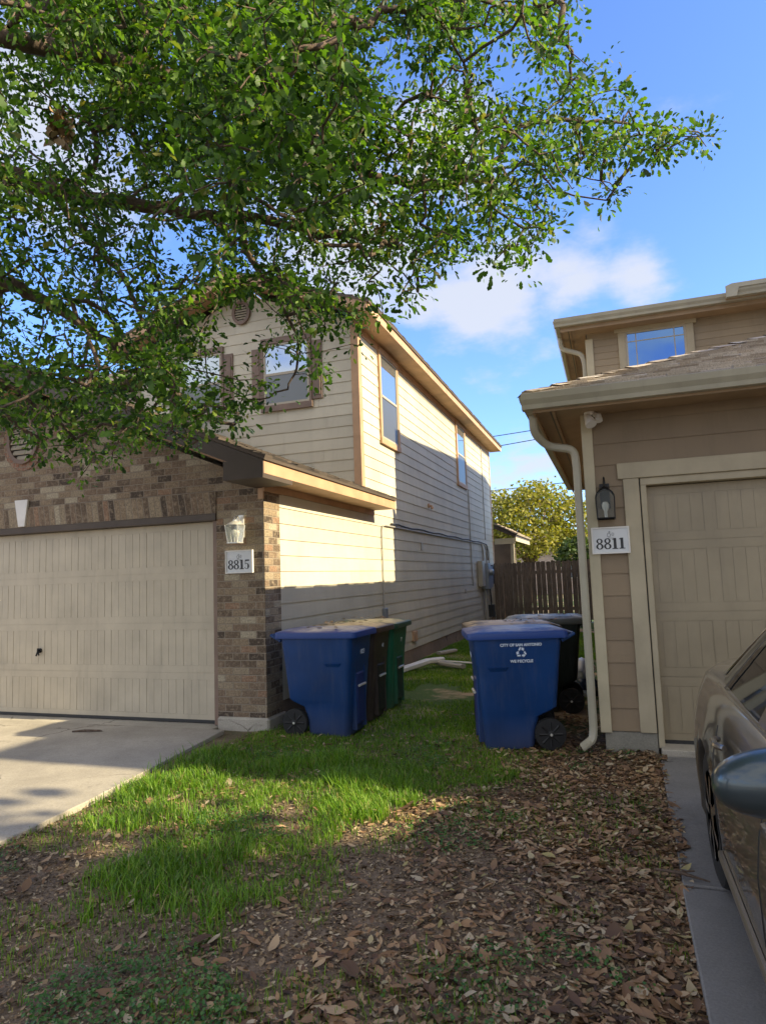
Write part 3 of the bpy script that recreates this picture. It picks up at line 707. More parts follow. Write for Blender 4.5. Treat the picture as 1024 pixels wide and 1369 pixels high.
# ------------------------------------------------------------------ digits and signs
def ring_poly(mb, cx, cz, rx, rz, t_side, t_top, f, k=28):
    """ring with thick sides and thin top and bottom, as a slab between two offsets"""
    o = [(cx + rx * math.cos(2 * math.pi * j / k), cz + rz * math.sin(2 * math.pi * j / k)) for j in range(k)]
    i = [(cx + (rx - t_side) * math.cos(2 * math.pi * j / k), cz + (rz - t_top) * math.sin(2 * math.pi * j / k)) for j in range(k)]
    vs = [f(*p, .0) for p in o] + [f(*p, .0) for p in i] + [f(*p, .002) for p in o] + [f(*p, .002) for p in i]
    fs = []
    for j in range(k):
        n = (j + 1) % k; fs += [(2 * k + j, 2 * k + n, 3 * k + n, 3 * k + j), (j, n, 2 * k + n, 2 * k + j)]
    mb.add(vs, fs)
def digit(mb, d, x, z, h, f):
    """serif numerals, x is the left edge, z the foot"""
    w = h * .64
    if d == '8':
        ring_poly(mb, x + w / 2, z + h * .27, w * .5, h * .27, w * .27, h * .075, f)
        ring_poly(mb, x + w / 2, z + h * .76, w * .43, h * .24, w * .24, h * .07, f)
        pbox(mb, f, x + w * .30, x + w * .70, z + h * .46, z + h * .57, .0, .0024); return w
    if d == '1':
        pbox(mb, f, x + w * .24, x + w * .62, z + h * .03, z + h, 0, .0022); pbox(mb, f, x + w * .03, x + w * .82, z, z + h * .08, 0, .0026)
        pbox(mb, f, x + w * .08, x + w * .27, z + h * .86, z + h * .94, 0, .0026); return w * .86
    if d == '5':
        pbox(mb, f, x + w * .12, x + w * .9, z + h * .84, z + h, 0, .0024); pbox(mb, f, x + w * .12, x + w * .20, z + h * .5, z + h * .84, 0, .0022)
        k = 22; r1, r2 = w * .46, h * .31; c = (x + w * .44, z + h * .31); pts = []
        for j in range(k + 1):
            a = R(140) - R(300) * j / k; tk = w * .09 + w * .22 * max(0, math.cos(a))
            pts.append(((c[0] + r1 * math.cos(a), c[1] + r2 * math.sin(a)), (c[0] + (r1 - tk) * math.cos(a), c[1] + (r2 - tk * .7) * math.sin(a))))
        for (a, b), (c2, d2) in zip(pts[:-1], pts[1:]): mb.add([f(*a, .0021), f(*c2, .0021), f(*d2, .0021), f(*b, .0021)], [(0, 1, 2, 3)])
        return w
def sign(x0, x1, z0, z1, yface, text, label):
    cx, cz = (x0 + x1) / 2, (z0 + z1) / 2
    t = thing('address_sign', label, 'house number sign', (cx, yface, cz), 0)
    W, Hh = x1 - x0, z1 - z0
    f = lambda u, z, o: (u, -o, z)
    mb = MB(); pbox(mb, f, -W / 2, W / 2, -Hh / 2, Hh / 2, -.0, .022); mb.build('sign_plate', M['sign'], t, bevel=.003)
    mb = MB(); e = .012
    pbox(mb, f, -W / 2, W / 2, Hh / 2 - e, Hh / 2, .0225, .032); pbox(mb, f, -W / 2, W / 2, -Hh / 2, -Hh / 2 + e, .0225, .032)
    pbox(mb, f, -W / 2, -W / 2 + e, -Hh / 2 + e, Hh / 2 - e, .0225, .032); pbox(mb, f, W / 2 - e, W / 2, -Hh / 2 + e, Hh / 2 - e, .0225, .032)
    mb.build('sign_rim', M['white'], t)
    mb = MB(); g = lambda u, z, o: (u, -.0228 - o, z)
    h = Hh * .41; w = sum({'8': .64, '1': .55, '5': .64}[c] * h + h * .05 for c in text); x = -w / 2
    for c in text: x += digit(mb, c, x, -Hh * .33, h, g) + h * .05
    mb.build('numerals', M['black'], t)
    mb = MB(); z0_ = Hh * .20                           # small flourish above the number
    ring_poly(mb, -.012, z0_, .015, .019, .004, .004, g, 14); ring_poly(mb, .02, z0_ + .006, .010, .013, .003, .003, g, 12)
    ring_poly(mb, -.006, z0_ + .026, .006, .008, .003, .003, g, 10); pbox(mb, g, -.024, .028, z0_ - .028, z0_ - .025, 0, .0015)
    mb.build('emblem', simple('grey emblem ink', (.17, .18, .19), .5), t)
    return t
sign(-3.915, -3.585, 1.60, 1.845, YF - .003, '8815', 'white house number plaque 8815 mounted on the brick pillar')

# ------------------------------------------------------------------ lanterns
def lantern_nickel(x, y, z):
    t = thing('wall_lantern', 'silver wall lantern with bright square glass on the brick pillar', 'outdoor lamp', (x, y, z))
    mb = MB(); mb.box(-.045, .045, -.02, 0, -.02, .22); mb.tube([(0, -.02, .14), (0, -.07, .21), (0, -.10, .18)], .010, 8); mb.build('wall_bracket', M['silver'], t, bevel=.004)
    cy = -.12
    mb = MB(); mb.lathe([(.004, .20), (.012, .19), (.006, .175), (.02, .165), (.02, .155), (.085, .12), (.092, .108), (.0, .107)], (0, cy, 0), 'z', 4 * 5, False); mb.build('lamp_cap', M['silver'], t, smooth=True)
    mb = MB(); w0, w1 = .055, .075
    for sx, sy in ((1, 1), (1, -1), (-1, 1), (-1, -1)): mb.tube([(sx * w0, cy + sy * w0, -.075), (sx * w1, cy + sy * w1, .107)], .006, 6)
    mb.box(-w0 - .008, w0 + .008, cy - w0 - .008, cy + w0 + .008, -.085, -.076)
    mb.build('lamp_frame', M['silver'], t)
    mb = MB(); a = [(-w0, cy - w0, -.075), (w0, cy - w0, -.075), (w0, cy + w0, -.075), (-w0, cy + w0, -.075), (-w1, cy - w1, .106), (w1, cy - w1, .106), (w1, cy + w1, .106), (-w1, cy + w1, .106)]
    mb.add(a, [(0, 1, 5, 4), (1, 2, 6, 5), (2, 3, 7, 6), (3, 0, 4, 7)]); mb.build('lamp_glass', M['lglass'], t)
    mb = MB(); mb.lathe([(.008, -.07), (.014, -.06), (.014, -.02), (.030, .0), (.036, .03), (.028, .055), (.0, .065)], (0, cy, 0), 'z', 14); mb.build('bulb', M['bulb'], t, smooth=True)
lantern_nickel(-3.735, YF - .003, 2.0)
def lantern_black(x, y, z):
    t = thing('wall_lantern', 'black wall lantern with arched clear glass on brown siding', 'outdoor lamp', (x, y, z))
    mb = MB(); mb.box(-.04, .04, -.018, 0, .02, .24); mb.tube([(0, -.015, .20), (0, -.05, .27), (0, -.10, .245), (0, -.11, .20)], .009, 8); mb.lathe([(.0, .30), (.010, .285), (.006, .27), (.010, .25)], (0, -.05, 0), 'z', 8); mb.build('wall_bracket', M['blackmetal'], t)
    cy = -.115; w = .075; n = 10
    arch = [(w * math.cos(a), .10 + w * 1.05 * math.sin(a)) for a in [math.pi * i / n for i in range(n + 1)]]
    pts = [(w * .92, -.07)] + arch + [(-w * .92, -.07)]
    mb = MB()
    for yy in (cy - w, cy + w): mb.tube([(a, yy * 1.0, b) for a, b in pts], .0055, 6)
    for sx in (-1, 1): mb.tube([(sx * w * .92, cy - w, -.07), (sx * w * .92, cy + w, -.07)], .006, 6)
    for yy in (cy - w, cy + w): mb.tube([(-w * .92, yy, -.07), (w * .92, yy, -.07)], .007, 6)
    mb.lathe([(.0, .21), (.03, .20), (.045, .185), (.02, .18)], (0, cy, 0), 'z', 12)
    for i in range(n):  # thin barrel roof between arches
        a, b = arch[i], arch[i + 1]
        if .12 < (a[1] + b[1]) / 2 - .0: mb.add([(a[0], cy - w, a[1]), (b[0], cy - w, b[1]), (b[0], cy + w, b[1]), (a[0], cy + w, a[1])], [(0, 1, 2, 3)])
    mb.build('lamp_frame', M['blackmetal'], t, fixn=False)
    mb = MB(); q = [(a * .97, b) for a, b in pts]; k = len(q)
    mb.add([(a, cy - w * .97, b) for a, b in q], [tuple(range(k))]); mb.add([(w * .9, cy - w, -.065), (w * .9, cy + w, -.065), (w * .97, cy + w, .1), (w * .97, cy - w, .1)], [(0, 1, 2, 3)])
    mb.add([(-w * .9, cy - w, -.065), (-w * .9, cy + w, -.065), (-w * .97, cy + w, .1), (-w * .97, cy - w, .1)], [(0, 1, 2, 3)])
    mb.build('lamp_glass', M['lglass2'], t, fixn=False)
    mb = MB(); mb.lathe([(.010, -.06), (.014, -.05), (.014, -.01), (.028, .02), (.030, .045), (.02, .07), (.0, .075)], (0, cy, 0), 'z', 14); mb.build('bulb', M['bulb'], t, smooth=True)

# ================================================================== HOUSE 8811 (right)
XR = -.15; YQ = 6.03; YUR = 11.4; W2 = 11.0
h2 = thing('house', 'brown sided two-storey house with khaki trim and light tan shingles', 'house', (2.7, 6.03, 0))
def P2(mb, name, mat, par=None, **kw):
    mb.v = [(x - 2.7, y - 6.03, z) for x, y, z in mb.v]; return mb.build(name, mat, par or h2, **kw)
def H2(o): o.location = (-2.7, -6.03, 0); return o
gD0, gD1 = .285, 5.16
fq = lambda u, z, o: (u, YQ - o, z)
mb = lap_siding([(XR + .0, .155), (.16, .155), (.16, 2.93), (XR, 2.93)], .155, .1873, fq)
m2 = lap_siding([(.16, 2.403), (5.45, 2.403), (5.45, 2.93), (.16, 2.93)], .155 + .1873 * 12, .1873, fq); mb.add(m2.v, m2.f)
H2(mb.build('wall', M['sid_r'], h2, fixn=False))
fl = lambda u, z, o: (XR - o, u, z)
H2(lap_siding([(YQ, .155), (YUR, .155), (YUR, 2.93), (YQ, 2.93)], .155, .1873, fl).build('wall', M['sid_ry'], h2, fixn=False))
H2(lap_siding([(YUR, .155), (21, .155), (21, 5.455), (YUR, 5.455)], .155, .1873, fl).build('wall', M['sid_ry'], h2, fixn=False))
fu = lambda u, z, o: (u, YUR - o, z)
H2(lap_siding([(XR, 3.2), (8, 3.2), (8, 5.46), (XR, 5.46)], 3.2, .112, fu, .010).build('wall', M['sid_r'] if False else wood_siding('upper tan siding', (.34, .265, .17), 0), h2, fixn=False))
mb = MB(); mb.box(XR + .02, .14, YQ + .012, YUR, 0, 2.86); mb.box(5.3, 5.7, YQ + .05, YUR, 0, 2.86); mb.box(.14, 5.3, 6.35, YUR, 0, 2.86); mb.box(.14, 5.3, YQ + .15, 6.349, 2.3, 2.86)
mb.box(XR + .02, 9, YUR + .012, 21, 0, 5.452); P2(mb, 'wall', M['sid_r'])
mb = MB(); mb.box(XR + .005, .27, YQ - .005, YQ + .3, -.15, .148); mb.box(XR + .006, XR + .3, YQ + .301, 21, -.15, .150); P2(mb, 'foundation', M['found_r'], bevel=.008)
# corner board, garage trim
mb = MB(); mb.box(XR - .028, XR + .062, YQ - .030, YQ - .0, .14, 2.865); mb.box(XR - .030, XR - .0, YQ + .0005, YQ + .09, .14, 2.865); P2(mb, 'corner_trim', M['corner_r'], bevel=.003)
mb = MB(); mb.box(XR - .028, XR + .09, YUR - .030, YUR, 3.2, 5.36); mb.box(XR - .03, XR, YUR + .0005, YUR + .1, 3.2, 5.36); P2(mb, 'corner_trim', M['corner_r'], bevel=.003)
mb = MB(); mb.box(.136, .262, YQ - .034, YQ + .03, .15, 2.268); mb.box(.095, 5.4, YQ - .042, YQ + .03, 2.2685, 2.405); P2(mb, 'door_casing', M['trim_r'], bevel=.004)
mb = MB(); mb.box(.272, .318, YQ - .02, YQ + .16, .03, 2.205); mb.box(.272, 5.2, YQ - .02, YQ + .16, 2.2055, 2.2675); P2(mb, 'door_jamb', M['trim_r'], bevel=.004)
mb = MB(); mb.box(.2625, .2715, YQ - .0, YQ + .03, 0, 2.2675); P2(mb, 'weather_seal', M['dgrey'])
garage = garage_door(h2, .319, 5.16, YQ + .10, .052, 2.2, M['door_r'], [.052, .59, 1.127, 1.725, 2.2]); H2(garage)
# lower roof: hip corner at front-left
E0 = Vector((-.60, 5.57, 2.985)); hs = .40
hl = 5.3 * math.hypot(1, hs)
H2(shingle_roof((E0.x - .02, E0.y - .02, E0.z), (1, 0, 0), (0, 1, hs), [(0, 0), (8, 0), (8, hl), (5.3, hl)], M['shing_l'], h2, seed=21, expo=.14, tab=.24, thick=.026))
H2(shingle_roof((E0.x - .02, E0.y - .02, E0.z), (0, 1, 0), (1, 0, hs), [(0, 0), (YUR - E0.y, 0), (YUR - E0.y, .44), (.44, .44 * 1.0)], M['shing_l'], h2, seed=22))
mb = MB(); a = 5.55; mb.add([(E0.x + .05, E0.y + .05, E0.z + 0.0), (E0.x + a, E0.y + a, E0.z + a * hs - .0), (E0.x + a, YUR, E0.z + a * hs - .01), (E0.x + .05, YUR, E0.z)], [(0, 1, 2, 3)])
P2(mb, 'roof', M['shing_l'], fixn=False)
mb = MB()   # hip cap
for i in range(26):
    t0 = i * .21; p = E0 + Vector((1, 1, hs)) * t0; q = E0 + Vector((1, 1, hs)) * (t0 + .25)
    n = Vector((1, -1, 0)).normalized() * .11; up = Vector((0, 0, .035)); dn = Vector((0, 0, -.008))
    mb.add([p - n + dn + up * .4, p + up * 1.25, p + n + dn + up * .4, q - n + dn, q + up * .7, q + n + dn], [(0, 1, 4, 3), (1, 2, 5, 4)])
P2(mb, 'hip_cap', M['shing_l'], fixn=False)
# gutters: K profile, front and side, lower and upper
def kprof(s=1.0): return [(0, 0), (.085 * s, 0), (.092 * s, .035 * s), (.115 * s, .075 * s), (.125 * s, .125 * s), (.118 * s, .128 * s), (0, .115 * s)]
def gutter_front(x0, x1, y, z, nm='gutter'):
    mb = MB(); mb.prism([(y - a, z + b) for a, b in kprof()], x0, x1, 0); P2(mb, nm, M['gutter_r'])
def gutter_side(y0, y1, x, z, nm='gutter'):
    mb = MB(); mb.prism([(x - a, z + b) for a, b in kprof()], y0, y1, 1); P2(mb, nm, M['gutter_r'])
gutter_front(-.625, 7.4, 5.60, 2.850)
gutter_side(5.58, YUR + .1, -.53, 2.852)
mb = MB()   # soffits and fascia of the lower eaves
mb.box(-.528, XR - .001, 5.602, YUR + .3, 2.862, 2.875); mb.box(XR - .0, 7.3, 5.602, YQ - .001, 2.862, 2.875)
P2(mb, 'soffit', M['soffit_r'])
mb = MB(); mb.box(-.545, -.529, 5.585, YUR + .3, 2.83, 2.96); mb.box(-.528, 7.3, 5.585, 5.6015, 2.83, 2.96); mb.box(-.40, -.375, 5.603, YUR, 2.845, 2.8615); P2(mb, 'fascia', M['soffit_r'])
mb = MB(); mb.box(-.415, -.402, 5.603, YUR, 2.856, 2.8615); P2(mb, 'soffit_vent', M['black'])
# upper roof
UY = 11.05; UZ = 5.52
gutter_front(-.645, 8, UY + .03, UZ - .005)
gutter_side(UY + .01, 21.2, -.545, UZ - .003)
mb = MB(); mb.box(-.544, XR - .001, UY + .031, 21.2, 5.455, 5.467); mb.box(XR, 8, UY + .031, YUR - .001, 5.455, 5.467); P2(mb, 'soffit', M['soffit_r'])
mb = MB(); mb.box(-.5605, -.5445, UY + .0305, 21.2, 5.445, 5.615); mb.box(-.544, 8, UY + .0305, UY + .0465, 5.445, 5.615); mb.box(-.42, -.395, UY + .05, 21, 5.44, 5.4545); P2(mb, 'fascia', M['soffit_r'])
mb = MB(); mb.box(-.435, -.4215, UY + .05, 21, 5.448, 5.4545); P2(mb, 'soffit_vent', M['black'])
H2(shingle_roof((-.60, UY - .02, 5.62), (1, 0, 0), (0, 1, .36), [(0, 0), (8.6, 0), (8.6, 5.667 * 1.0628), (3.0, 5.667 * 1.0628)], M['shing_l'], h2, seed=31))
H2(shingle_roof((-.60, UY - .02, 5.62), (0, 1, 0), (1, 0, .68), [(0, 0), (10.4, 0), (9.0, 3.628), (5.667, 3.628)], M['shing_l'], h2, seed=32, tab=.6, expo=.2))
# projecting gable end of the upper roof at right
gutter_front(1.90, 8, UY - .15, UZ + .0)
mb = MB(); mb.box(1.901, 8, UY - .149, UY - .10, UZ + .001, UZ + .05); P2(mb, 'soffit', M['soffit_r'])
mb = MB(); mb.prism([(1.88, 5.50), (1.88, 5.67), (1.97, 5.70), (8, 5.69), (8, 5.65), (2.06, 5.63), (2.02, 5.50)], UY - .29, UY - .276, 1); P2(mb, 'gutter', M['gutter_r'])
# upper window
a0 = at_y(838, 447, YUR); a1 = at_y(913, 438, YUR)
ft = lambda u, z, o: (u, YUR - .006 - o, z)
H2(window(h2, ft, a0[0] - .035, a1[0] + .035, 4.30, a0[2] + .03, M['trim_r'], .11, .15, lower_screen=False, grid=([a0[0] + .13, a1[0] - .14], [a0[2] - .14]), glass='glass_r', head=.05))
# downspouts
def smooth_path(pts, n=5):
    pts = [Vector(p) for p in pts]; out = [pts[0]]
    for i in range(1, len(pts) - 1):
        a, b, c = pts[i - 1], pts[i], pts[i + 1]; r = min((a - b).length, (c - b).length) * .4
        p0 = b + (a - b).normalized() * r; p1 = b + (c - b).normalized() * r
        for k in range(n + 1):
            t = k / n; out.append((1 - t) ** 2 * p0 + 2 * t * (1 - t) * b + t * t * p1)
    out.append(pts[-1]); return out
mb = MB()
pth = smooth_path([(-.565, 5.78, 2.86), (-.565, 5.80, 2.70), (-.47, 5.93, 2.60), (-.245, 5.985, 2.56), (-.235, 5.985, 2.40), (-.235, 5.985, .17), (-.245, 5.97, .09), (-.33, 5.88, .04)])
mb.rtube(pth, .066, .06, (0, 1, 0)); P2(mb, 'downspout', M['gutter_r'], smooth=True, angle=35)
mb = MB(); pth = smooth_path([(-.58, 11.5, 5.49), (-.58, 11.5, 5.30), (-.25, 11.5, 5.16), (-.215, 11.5, 5.0), (-.215, 11.5, 3.1)]); mb.rtube(pth, .075, .06, (0, 1, 0)); P2(mb, 'downspout', M['gutter_r'], smooth=True, angle=35)
# unseen block added at right of the house to cast ground shade
mb = MB(); mb.box(5.8, 12.5, 4.86, 10.3, 0, 6.25); mb.prism([(5.7, 6.26), (12.6, 6.26), (9.15, 7.8)], 4.8, 10.4, 1); P2(mb, 'shade_block', M['sid_r'])
sign(-.150, .158, 1.635, 1.862, YQ - .033, '8811', 'white house number plaque 8811 mounted on brown siding')
lantern_black(-.018, YQ - .014, 2.0)
# security light under the soffit corner
t = thing('security_light', 'small white security light under the soffit corner of the brown house', 'security light', (-.10, YQ - .10, 2.862))
mb = MB(); mb.lathe([(.045, 0), (.045, -.025), (.02, -.03)], (0, 0, 0), 'z', 14); mb.build('mounting_base', M['white'], t, smooth=True)
mb = MB(); mb.tube([(0, 0, -.02), (.0, -.04, -.05)], .012, 8); mb.tube([(-.02, -.02, -.035), (0, -.06, -.085), (.012, -.08, -.125)], [.026, .042, .048], 12); mb.build('lamp_head', M['white'], t, smooth=True)
mb = MB(); mb.tube([(.04, 0, -.02), (.07, -.02, -.04), (.075, -.04, -.09)], [.02, .03, .034], 12); mb.build('lamp_head', M['white'], t, smooth=True)

# ------------------------------------------------------------------ wheeled bins
def rrect(w, d0, d1, r, k=5):
    """rounded rectangle, x in +-w/2, y from d0 (front) to d1 (back)"""
    pts = []
    for cx, cy, a0 in ((w / 2 - r, d1 - r, 0), (-w / 2 + r, d1 - r, 90), (-w / 2 + r, d0 + r, 180), (w / 2 - r, d0 + r, 270)):
        for i in range(k + 1):
            a = R(a0 + 90 * i / k); pts.append((cx + r * math.cos(a), cy + r * math.sin(a)))
    return pts
def text_mesh(name, body, size, mat, parent, mtx, font_bold=False, extrude=.0006):
    cu = bpy.data.curves.new(name, 'FONT'); cu.body = body; cu.size = size; cu.align_x = 'CENTER'; cu.align_y = 'CENTER'; cu.extrude = extrude; cu.offset = .0012 if font_bold else 0
    o = bpy.data.objects.new(name + '_c', cu); COL.objects.link(o)
    dg = bpy.context.evaluated_depsgraph_get(); me = bpy.data.meshes.new_from_object(o.evaluated_get(dg))
    bpy.data.objects.remove(o); me.name = name; me.transform(mtx); me.materials.clear(); me.materials.append(mat)
    ob = bpy.data.objects.new(name, me); COL.objects.link(ob); ob.parent = parent; return ob
M['print'] = simple('white stamped print', (.62, .70, .80), .5)
def cart(pos, facing, body_m, lid_m, label, letter=False, number='', group=None, S=1.0, wid=.60):
    """local frame: front faces -Y, width along X; facing = rotation about z"""
    t = thing('wheeled_bin', label, 'trash bin', pos, facing, group)
    H = .985 * S; rw = .135
    mb = MB(); prev = None; rings = []
    #      z    width       front   back
    st = [(.012, wid - .12, .055, .46), (.05, wid - .10, .045, .475), (.20, wid - .085, .035, .49), (.285, wid - .075, .028, .52), (.335, wid - .068, .024, .64), (.36, wid - .065, .022, .675), (.60, wid - .038, .006, .70), (.70, wid - .028, -.002, .71), (.72, wid - .024, -.006, .712), (.90, wid - .004, -.024, .733), (.955, wid + .004, -.030, .74), (.957, wid + .03, -.045, .75), (.985, wid + .03, -.045, .75)]
    arch = {.285: .52}
    for z, w, a, b in st:
        rings.append([(x, y, z * S) for x, y in rrect(w, a, b, .055)])
    k = len(rings[0]); vs = [p for r_ in rings for p in r_]
    mb.add(vs, [(i * k + j, i * k + (j + 1) % k, (i + 1) * k + (j + 1) % k, (i + 1) * k + j) for i in range(len(rings) - 1) for j in range(k)] + [tuple(range(k)), tuple((len(rings) - 1) * k + j for j in range(k))])
    bo = mb.build('body', body_m, t, smooth=True, angle=28)
    # grab ledges (raised scoops) on both sides and front
    mb = MB()
    for sx in (-1, 1):
        x = sx * (wid / 2 - .028)
        mb.add([(x + sx * .014, .08, .715 * S), (x + sx * .014, .27, .715 * S), (x + sx * .030, .25, .712 * S), (x + sx * .030, .10, .712 * S), (x + sx * .006, .11, .665 * S), (x + sx * .006, .24, .665 * S)], [(0, 1, 2, 3), (3, 2, 5, 4), (0, 3, 4), (1, 5, 2)])
    mb.build('grab_ledge', body_m, t)
    # raised front panel darkened like a shaded recess, with lift bar
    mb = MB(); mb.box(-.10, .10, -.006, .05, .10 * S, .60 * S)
    ro = mb.build('recess_shade_panel', simple('recess shade plastic', tuple(c * .55 for c in {'blue': (.006, .035, .21), 'brown': (.024, .018, .017), 'green': (.008, .062, .034)}.get(body_m.name.split()[0], (.01, .018, .014))), .6), t, bevel=.012)
    mb = MB(); mb.tube([(-.085, -.018, .475 * S), (.085, -.018, .475 * S)], .013, 8); mb.build('lift_bar', M['silver'], t, smooth=True)
    mb = MB(); 
    for sx in (-1, 1): mb.box(sx * .125 - .012, sx * .125 + .012, -.002, .05, .05, .66 * S)
    mb.build('front_rib', body_m, t, bevel=.006)
    # lid
    mb = MB(); w = wid + .065; rings = []
    for z, g in ((.958, .002), (.985, 0), (1.012, .004), (1.022, .02), (1.030, .07), (1.040, .10), (1.046, .17)):
        rings.append([(x, y, z * S) for x, y in rrect(w - 2 * g, -.085 + g, .80 - g * .7, .06 if g < .05 else .05)])
    k = len(rings[0]); vs = [p for r_ in rings for p in r_]
    mb.add(vs, [(i * k + j, i * k + (j + 1) % k, (i + 1) * k + (j + 1) % k, (i + 1) * k + j) for i in range(len(rings) - 1) for j in range(k)] + [tuple(range(k)), tuple((len(rings) - 1) * k + j for j in range(k))])
    mb.build('lid', lid_m, t, smooth=True, angle=35)
    # back handle
    mb = MB(); mb.tube([(-wid / 2 + .03, .74, .93 * S), (-wid / 2 + .03, .845, .985 * S), (wid / 2 - .03, .845, .985 * S), (wid / 2 - .03, .74, .93 * S)], .017, 8); mb.build('handle', body_m, t, smooth=True)
    mb = MB(); mb.tube([(-wid / 2 + .05, .60, rw), (wid / 2 - .05, .60, rw)], .011, 8); mb.build('axle', M['silver'], t)
    for sx in (-1, 1):
        mb = MB(); mb.lathe([(rw - .03, -.03), (rw - .004, -.028), (rw, -.018), (rw, .018), (rw - .004, .028), (rw - .03, .03)], (0, 0, 0), 'x', 28)
        wo = mb.build('wheel', M['tyre'], t, smooth=True, loc=(sx * (wid / 2 - .045), .60, rw))
        mb = MB(); mb.lathe([(.03, .031), (.03, .040), (.012, .046)], (0, 0, 0), 'x', 12)
        mb.lathe([(.03, -.031), (.03, -.040), (.012, -.046)], (0, 0, 0), 'x', 12)
        for q in range(8):
            a = math.pi / 4 * q; c, s = math.cos(a), math.sin(a)
            for e in (-1, 1):
                mb.add([(e * .031, c * .025 - s * .008, s * .025 + c * .008), (e * .031, c * .025 + s * .008, s * .025 - c * .008), (e * .031, c * .10 + s * .012, s * .10 - c * .012), (e * .031, c * .10 - s * .012, s * .10 + c * .012),
                        (e * .038, c * .025, s * .025), (e * .038, c * .10, s * .10)], [(0, 4, 5, 3), (1, 2, 5, 4), (2, 3, 5)])
        mb.build('wheel_hub', M['wheelp'], wo, fixn=False)
        mb = MB(); mb.lathe([(.012, sx * .0465), (.011, sx * .052), (.0, sx * .053)], (0, 0, 0), 'x', 10); mb.build('axle_cap', M['silver'], wo)
    if number:
        mtx = Matrix.Translation((.0, -.0385 + .016, .665 * S)) @ Matrix.Rotation(R(90), 4, 'X')
        text_mesh('lettering', number, .062, M['print'], t, Matrix.Translation((.0, -.030, .80 * S)) @ Matrix.Rotation(R(90 + 5), 4, 'X'), True)
    if letter:   # on the +X or -X side: letter gives the sign
        sx = letter
        def side(body, size, y, z):
            rot = Matrix.Rotation(R(90), 4, 'Z') @ Matrix.Rotation(R(90), 4, 'X') if sx > 0 else Matrix.Rotation(R(-90), 4, 'Z') @ Matrix.Rotation(R(90), 4, 'X')
            text_mesh('lettering', body, size, M['print'], t, Matrix.Translation((sx * (wid / 2 + .0035), y, z * S)) @ rot, True)
        side('CITY OF SAN ANTONIO', .033, .38, .905); side('WE RECYCLE', .033, .38, .765)
        mb = MB(); c = (.38, .84); x = sx * (wid / 2 + .003)      # three chasing arrows
        for q in range(3):
            A = R(90 + 120 * q); B = R(90 + 120 * (q + 1)); r0 = .046
            pa = (c[0] + r0 * math.cos(A) , c[1] + r0 * math.sin(A)); pb = (c[0] + r0 * math.cos(B), c[1] + r0 * math.sin(B))
            d = ((pb[0] - pa[0]), (pb[1] - pa[1])); l = math.hypot(*d); d = (d[0] / l, d[1] / l); n = (-d[1], d[0])
            def Q(t_, o_): return (x, pa[0] + d[0] * t_ * l + n[0] * o_, (pa[1] + d[1] * t_ * l + n[1] * o_) * S)
            for (t0, t1) in ((.05, .42), (.55, .70)): mb.add([Q(t0, .004), Q(t1, .004), Q(t1, -.010), Q(t0, -.010)], [(0, 1, 2, 3)])
            for (t0, t1, a_, b_) in ((.05, .12, .004, -.010), (.12, .42, -.004, -.008)): pass
            mb.add([Q(.70, .013), Q(.95, -.003), Q(.70, -.019)], [(0, 1, 2)])
        o = mb.build('recycling_symbol', M['print'], t, fixn=False)
    return t
CG = 'wheeled bins beside the houses'
# left row: fronts face +X (rotation +90 deg)
def gzz(x, y): return gz(x, y)
cart((-2.455, 6.33, -.03), R(90), M['blue'], M['bluelid'], 'blue wheeled bin beside the brick pillar', number='1023', group=CG, wid=.60)
cart((-2.475, 7.02, -.03), R(90), M['brown'], M['brownlid'], 'dark brown wheeled bin between the blue and the green bins', number='41', group=CG, wid=.56, S=.985)
cart((-2.47, 7.68, -.03), R(90), M['green'], M['greenlid'], 'green wheeled bin at the far end of the row of three', number='77', group=CG, wid=.58, S=.98)
# right group: fronts face -X
cart((-1.245, 6.10, -.03), R(-73), M['blue'], M['bluelid'], 'blue recycling bin with white city lettering near the downspout', letter=1, number='1045', group=CG, wid=.60)
cart((-1.40, 6.82, -.03), R(-73), M['brown'], M['brownlid'], 'dark brown wheeled bin mostly hidden behind the lettered blue bin', group=CG, wid=.58, number='30')
cart((-1.12, 7.78, -.03), R(-86), M['dkgreen'], M['dkgreenlid'], 'blackish green bin with dusty lid behind the lettered blue bin', group=CG, wid=.60, S=1.0)

# ------------------------------------------------------------------ white debris and bag
t = tag(MB().build('x', M['white']) if False else bpy.data.objects.new('plank', None), 'x', 'x') if False else None
def debris(name, pts, w, h, label, cat, mat):
    mb = MB(); mb.rtube(pts, w, h, (0, 0, 1)); o = mb.build(name, mat, None, bevel=.003); tag(o, label, cat, 'white scraps on the grass'); return o
debris('trim_piece', [(-3.22, 10.05, .05), (-2.97, 10.75, .10), (-2.80, 11.05, .09)], .13, .09, 'long white trim piece lying beside the house foundation', 'trim piece', M['white'])
debris('trim_piece', [(-2.86, 10.98, .05), (-2.55, 10.75, .04), (-2.35, 10.62, .04)], .12, .07, 'greyish trim piece end to end with the long white one', 'trim piece', M['conduit'])
debris('wood_board', [(-2.82, 11.25, .04), (-2.2, 11.0, .04)], .04, .03, 'thin pale board lying behind the white trim pieces', 'board', M['white'])
debris('stone', [(-3.25, 12.55, .02), (-3.02, 12.95, .03)], .14, .06, 'small pale flat stone beside the foundation', 'stone', M['found'])
